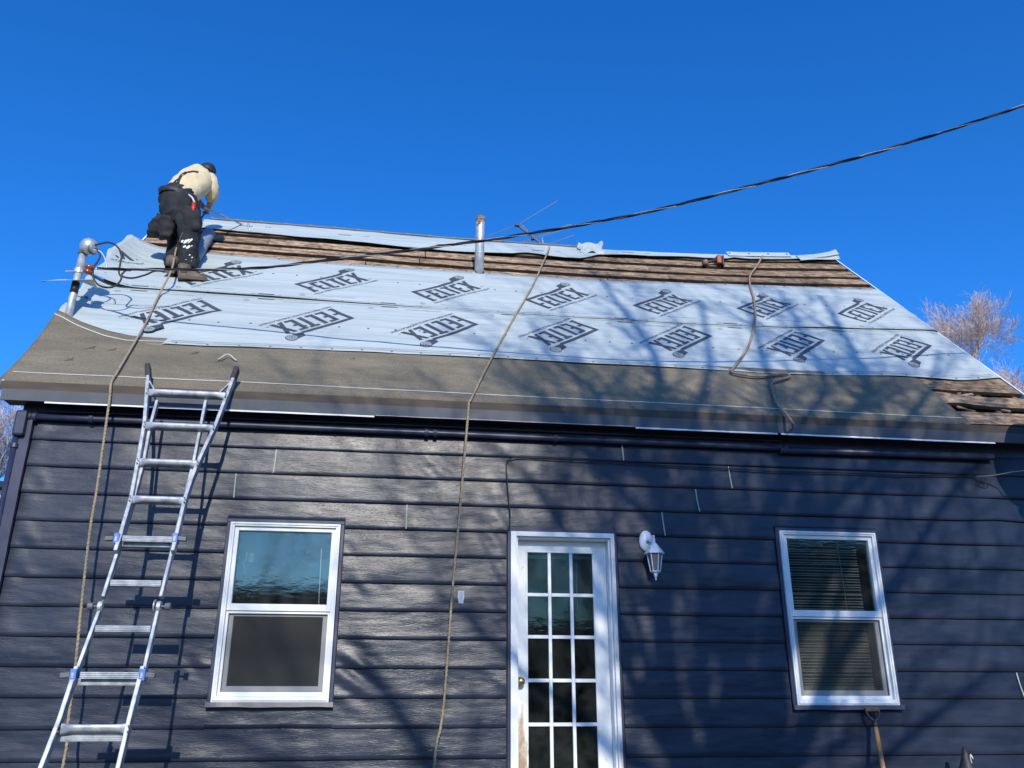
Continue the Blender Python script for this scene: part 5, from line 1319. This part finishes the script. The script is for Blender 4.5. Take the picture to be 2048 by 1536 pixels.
for (pts, r0) in (([(1430, 1520, 'w', .6), (1450, 1380, 'w', .8), (1500, 1240, 'w', .9), (1510, 1100, 'w', 1)], .07), ([(1380, 1560, 'w', .5), (1300, 1440, 'w', .6), (1290, 1300, 'w', .7), (1250, 1160, 'w', .8)], .06), ([(1560, 1520, 'w', .9), (1640, 1380, 'w', 1), (1680, 1200, 'w', 1.1), (1720, 1030, 'w', 1.2), (1800, 900, 'w', 1.3)], .055), ([(1500, 1500, 'w', -.6), (1560, 1330, 'w', -.8), (1650, 1180, 'w', -.9), (1700, 1060, 'w', -1), (1760, 960, 'w', -1)], .055)):
    fan(pts, r0, .025, 7, 4, .9)
ma.build('trunk', M_barkd, BT, smooth=True); mb_.build('crown', M_barkd, BT)
# second, smaller tree further left: the faint diagonal shade low on the wall
ma, mb_ = MB(), MB()
BT2 = thing('yard_tree', 'smaller bare yard tree behind the camera nearer the ladder', 'tree')
f2 = shp_pt(900, 1750, 'w', -17)
ma.tube([Vector((f2.x, -17, GZ)), f2], [.22, .14], 10)
limb([(900, 1750, 'w', 0), (860, 1540, 'w', 0), (800, 1430, 'w', 0), (740, 1330, 'w', 0), (710, 1250, 'w', 0)], .11, .03, 4, 3, .9, -17)
limb([(900, 1750, 'w', 0), (700, 1620, 'w', 0), (500, 1500, 'w', 0), (300, 1420, 'w', 0)], .08, .02, 4, 4, 1.0, -17)
ma.build('trunk', M_barkd, BT2, smooth=True); mb_.build('crown', M_barkd, BT2)
# what the panes mirror: a tree line and a house across the yard
for k, (x, y, H, sd) in enumerate(((-14, -30, 11, 3), (-6, -26, 11, 4), (4.5, -27, 11, 5), (8, -29, 10, 7))):
    tree(('far left bare tree across the yard behind the camera', 'bare tree across the yard in front of the grey yard house', 'bare tree across the yard left of the low added block', 'bare tree across the yard in front of the low added block')[k], (x, y, GZ), H, sd, M_barkd, 6, .3, 'trees across the yard', r=.25, minr=.012, kids=4, )
NH = thing('yard_house', 'grey house across the yard behind the camera', 'house')
MB().box((-11, -34, GZ), (-2.5, -27, GZ + 3.2)).build('wall', M_conc, NH)
m = MB(); m.v = [(-11.4, -34.4, GZ + 3.2), (-2.1, -34.4, GZ + 3.2), (-2.1, -26.6, GZ + 3.2), (-11.4, -26.6, GZ + 3.2), (-11.4, -30.5, GZ + 6), (-2.1, -30.5, GZ + 6)]; m.f = [(0, 1, 5, 4), (1, 2, 5), (2, 3, 4, 5), (3, 0, 4), (3, 2, 1, 0)]; m.build('roof', M_dark, NH)

BN = thing('reflection_block_tall', 'wide dark building shape added behind the camera to darken the right window reflection', 'reflection blocker')  # building shape added out of view to darken the right window's reflection
MB().box((12, -37, GZ), (34, -30.5, GZ + 4.6)).build('wall', M_rafter, BN)
m = MB(); m.v = [(11.6, -37.4, GZ + 4.6), (34.4, -37.4, GZ + 4.6), (34.4, -30.1, GZ + 4.6), (11.6, -30.1, GZ + 4.6), (11.6, -33.7, GZ + 9.2), (34.4, -33.7, GZ + 9.2)]; m.f = [(0, 1, 5, 4), (1, 2, 5), (2, 3, 4, 5), (3, 0, 4), (3, 2, 1, 0)]; m.build('roof', M_dark, BN)
GN = thing('reflection_block_low', 'low dark building shape added behind the camera to darken the door pane reflections', 'garage')  # unseen low shape added so the lower door panes mirror something dark
MB().box((3.5, -37, GZ), (11, -30.5, GZ + 3.0)).build('wall', M_rafter, GN)
m = MB(); m.v = [(3.1, -37.4, GZ + 3), (11.4, -37.4, GZ + 3), (11.4, -30.1, GZ + 3), (3.1, -30.1, GZ + 3), (3.1, -33.7, GZ + 5.0), (11.4, -33.7, GZ + 5.0)]; m.f = [(0, 1, 5, 4), (1, 2, 5), (2, 3, 4, 5), (3, 0, 4), (3, 2, 1, 0)]; m.build('roof', M_dark, GN)
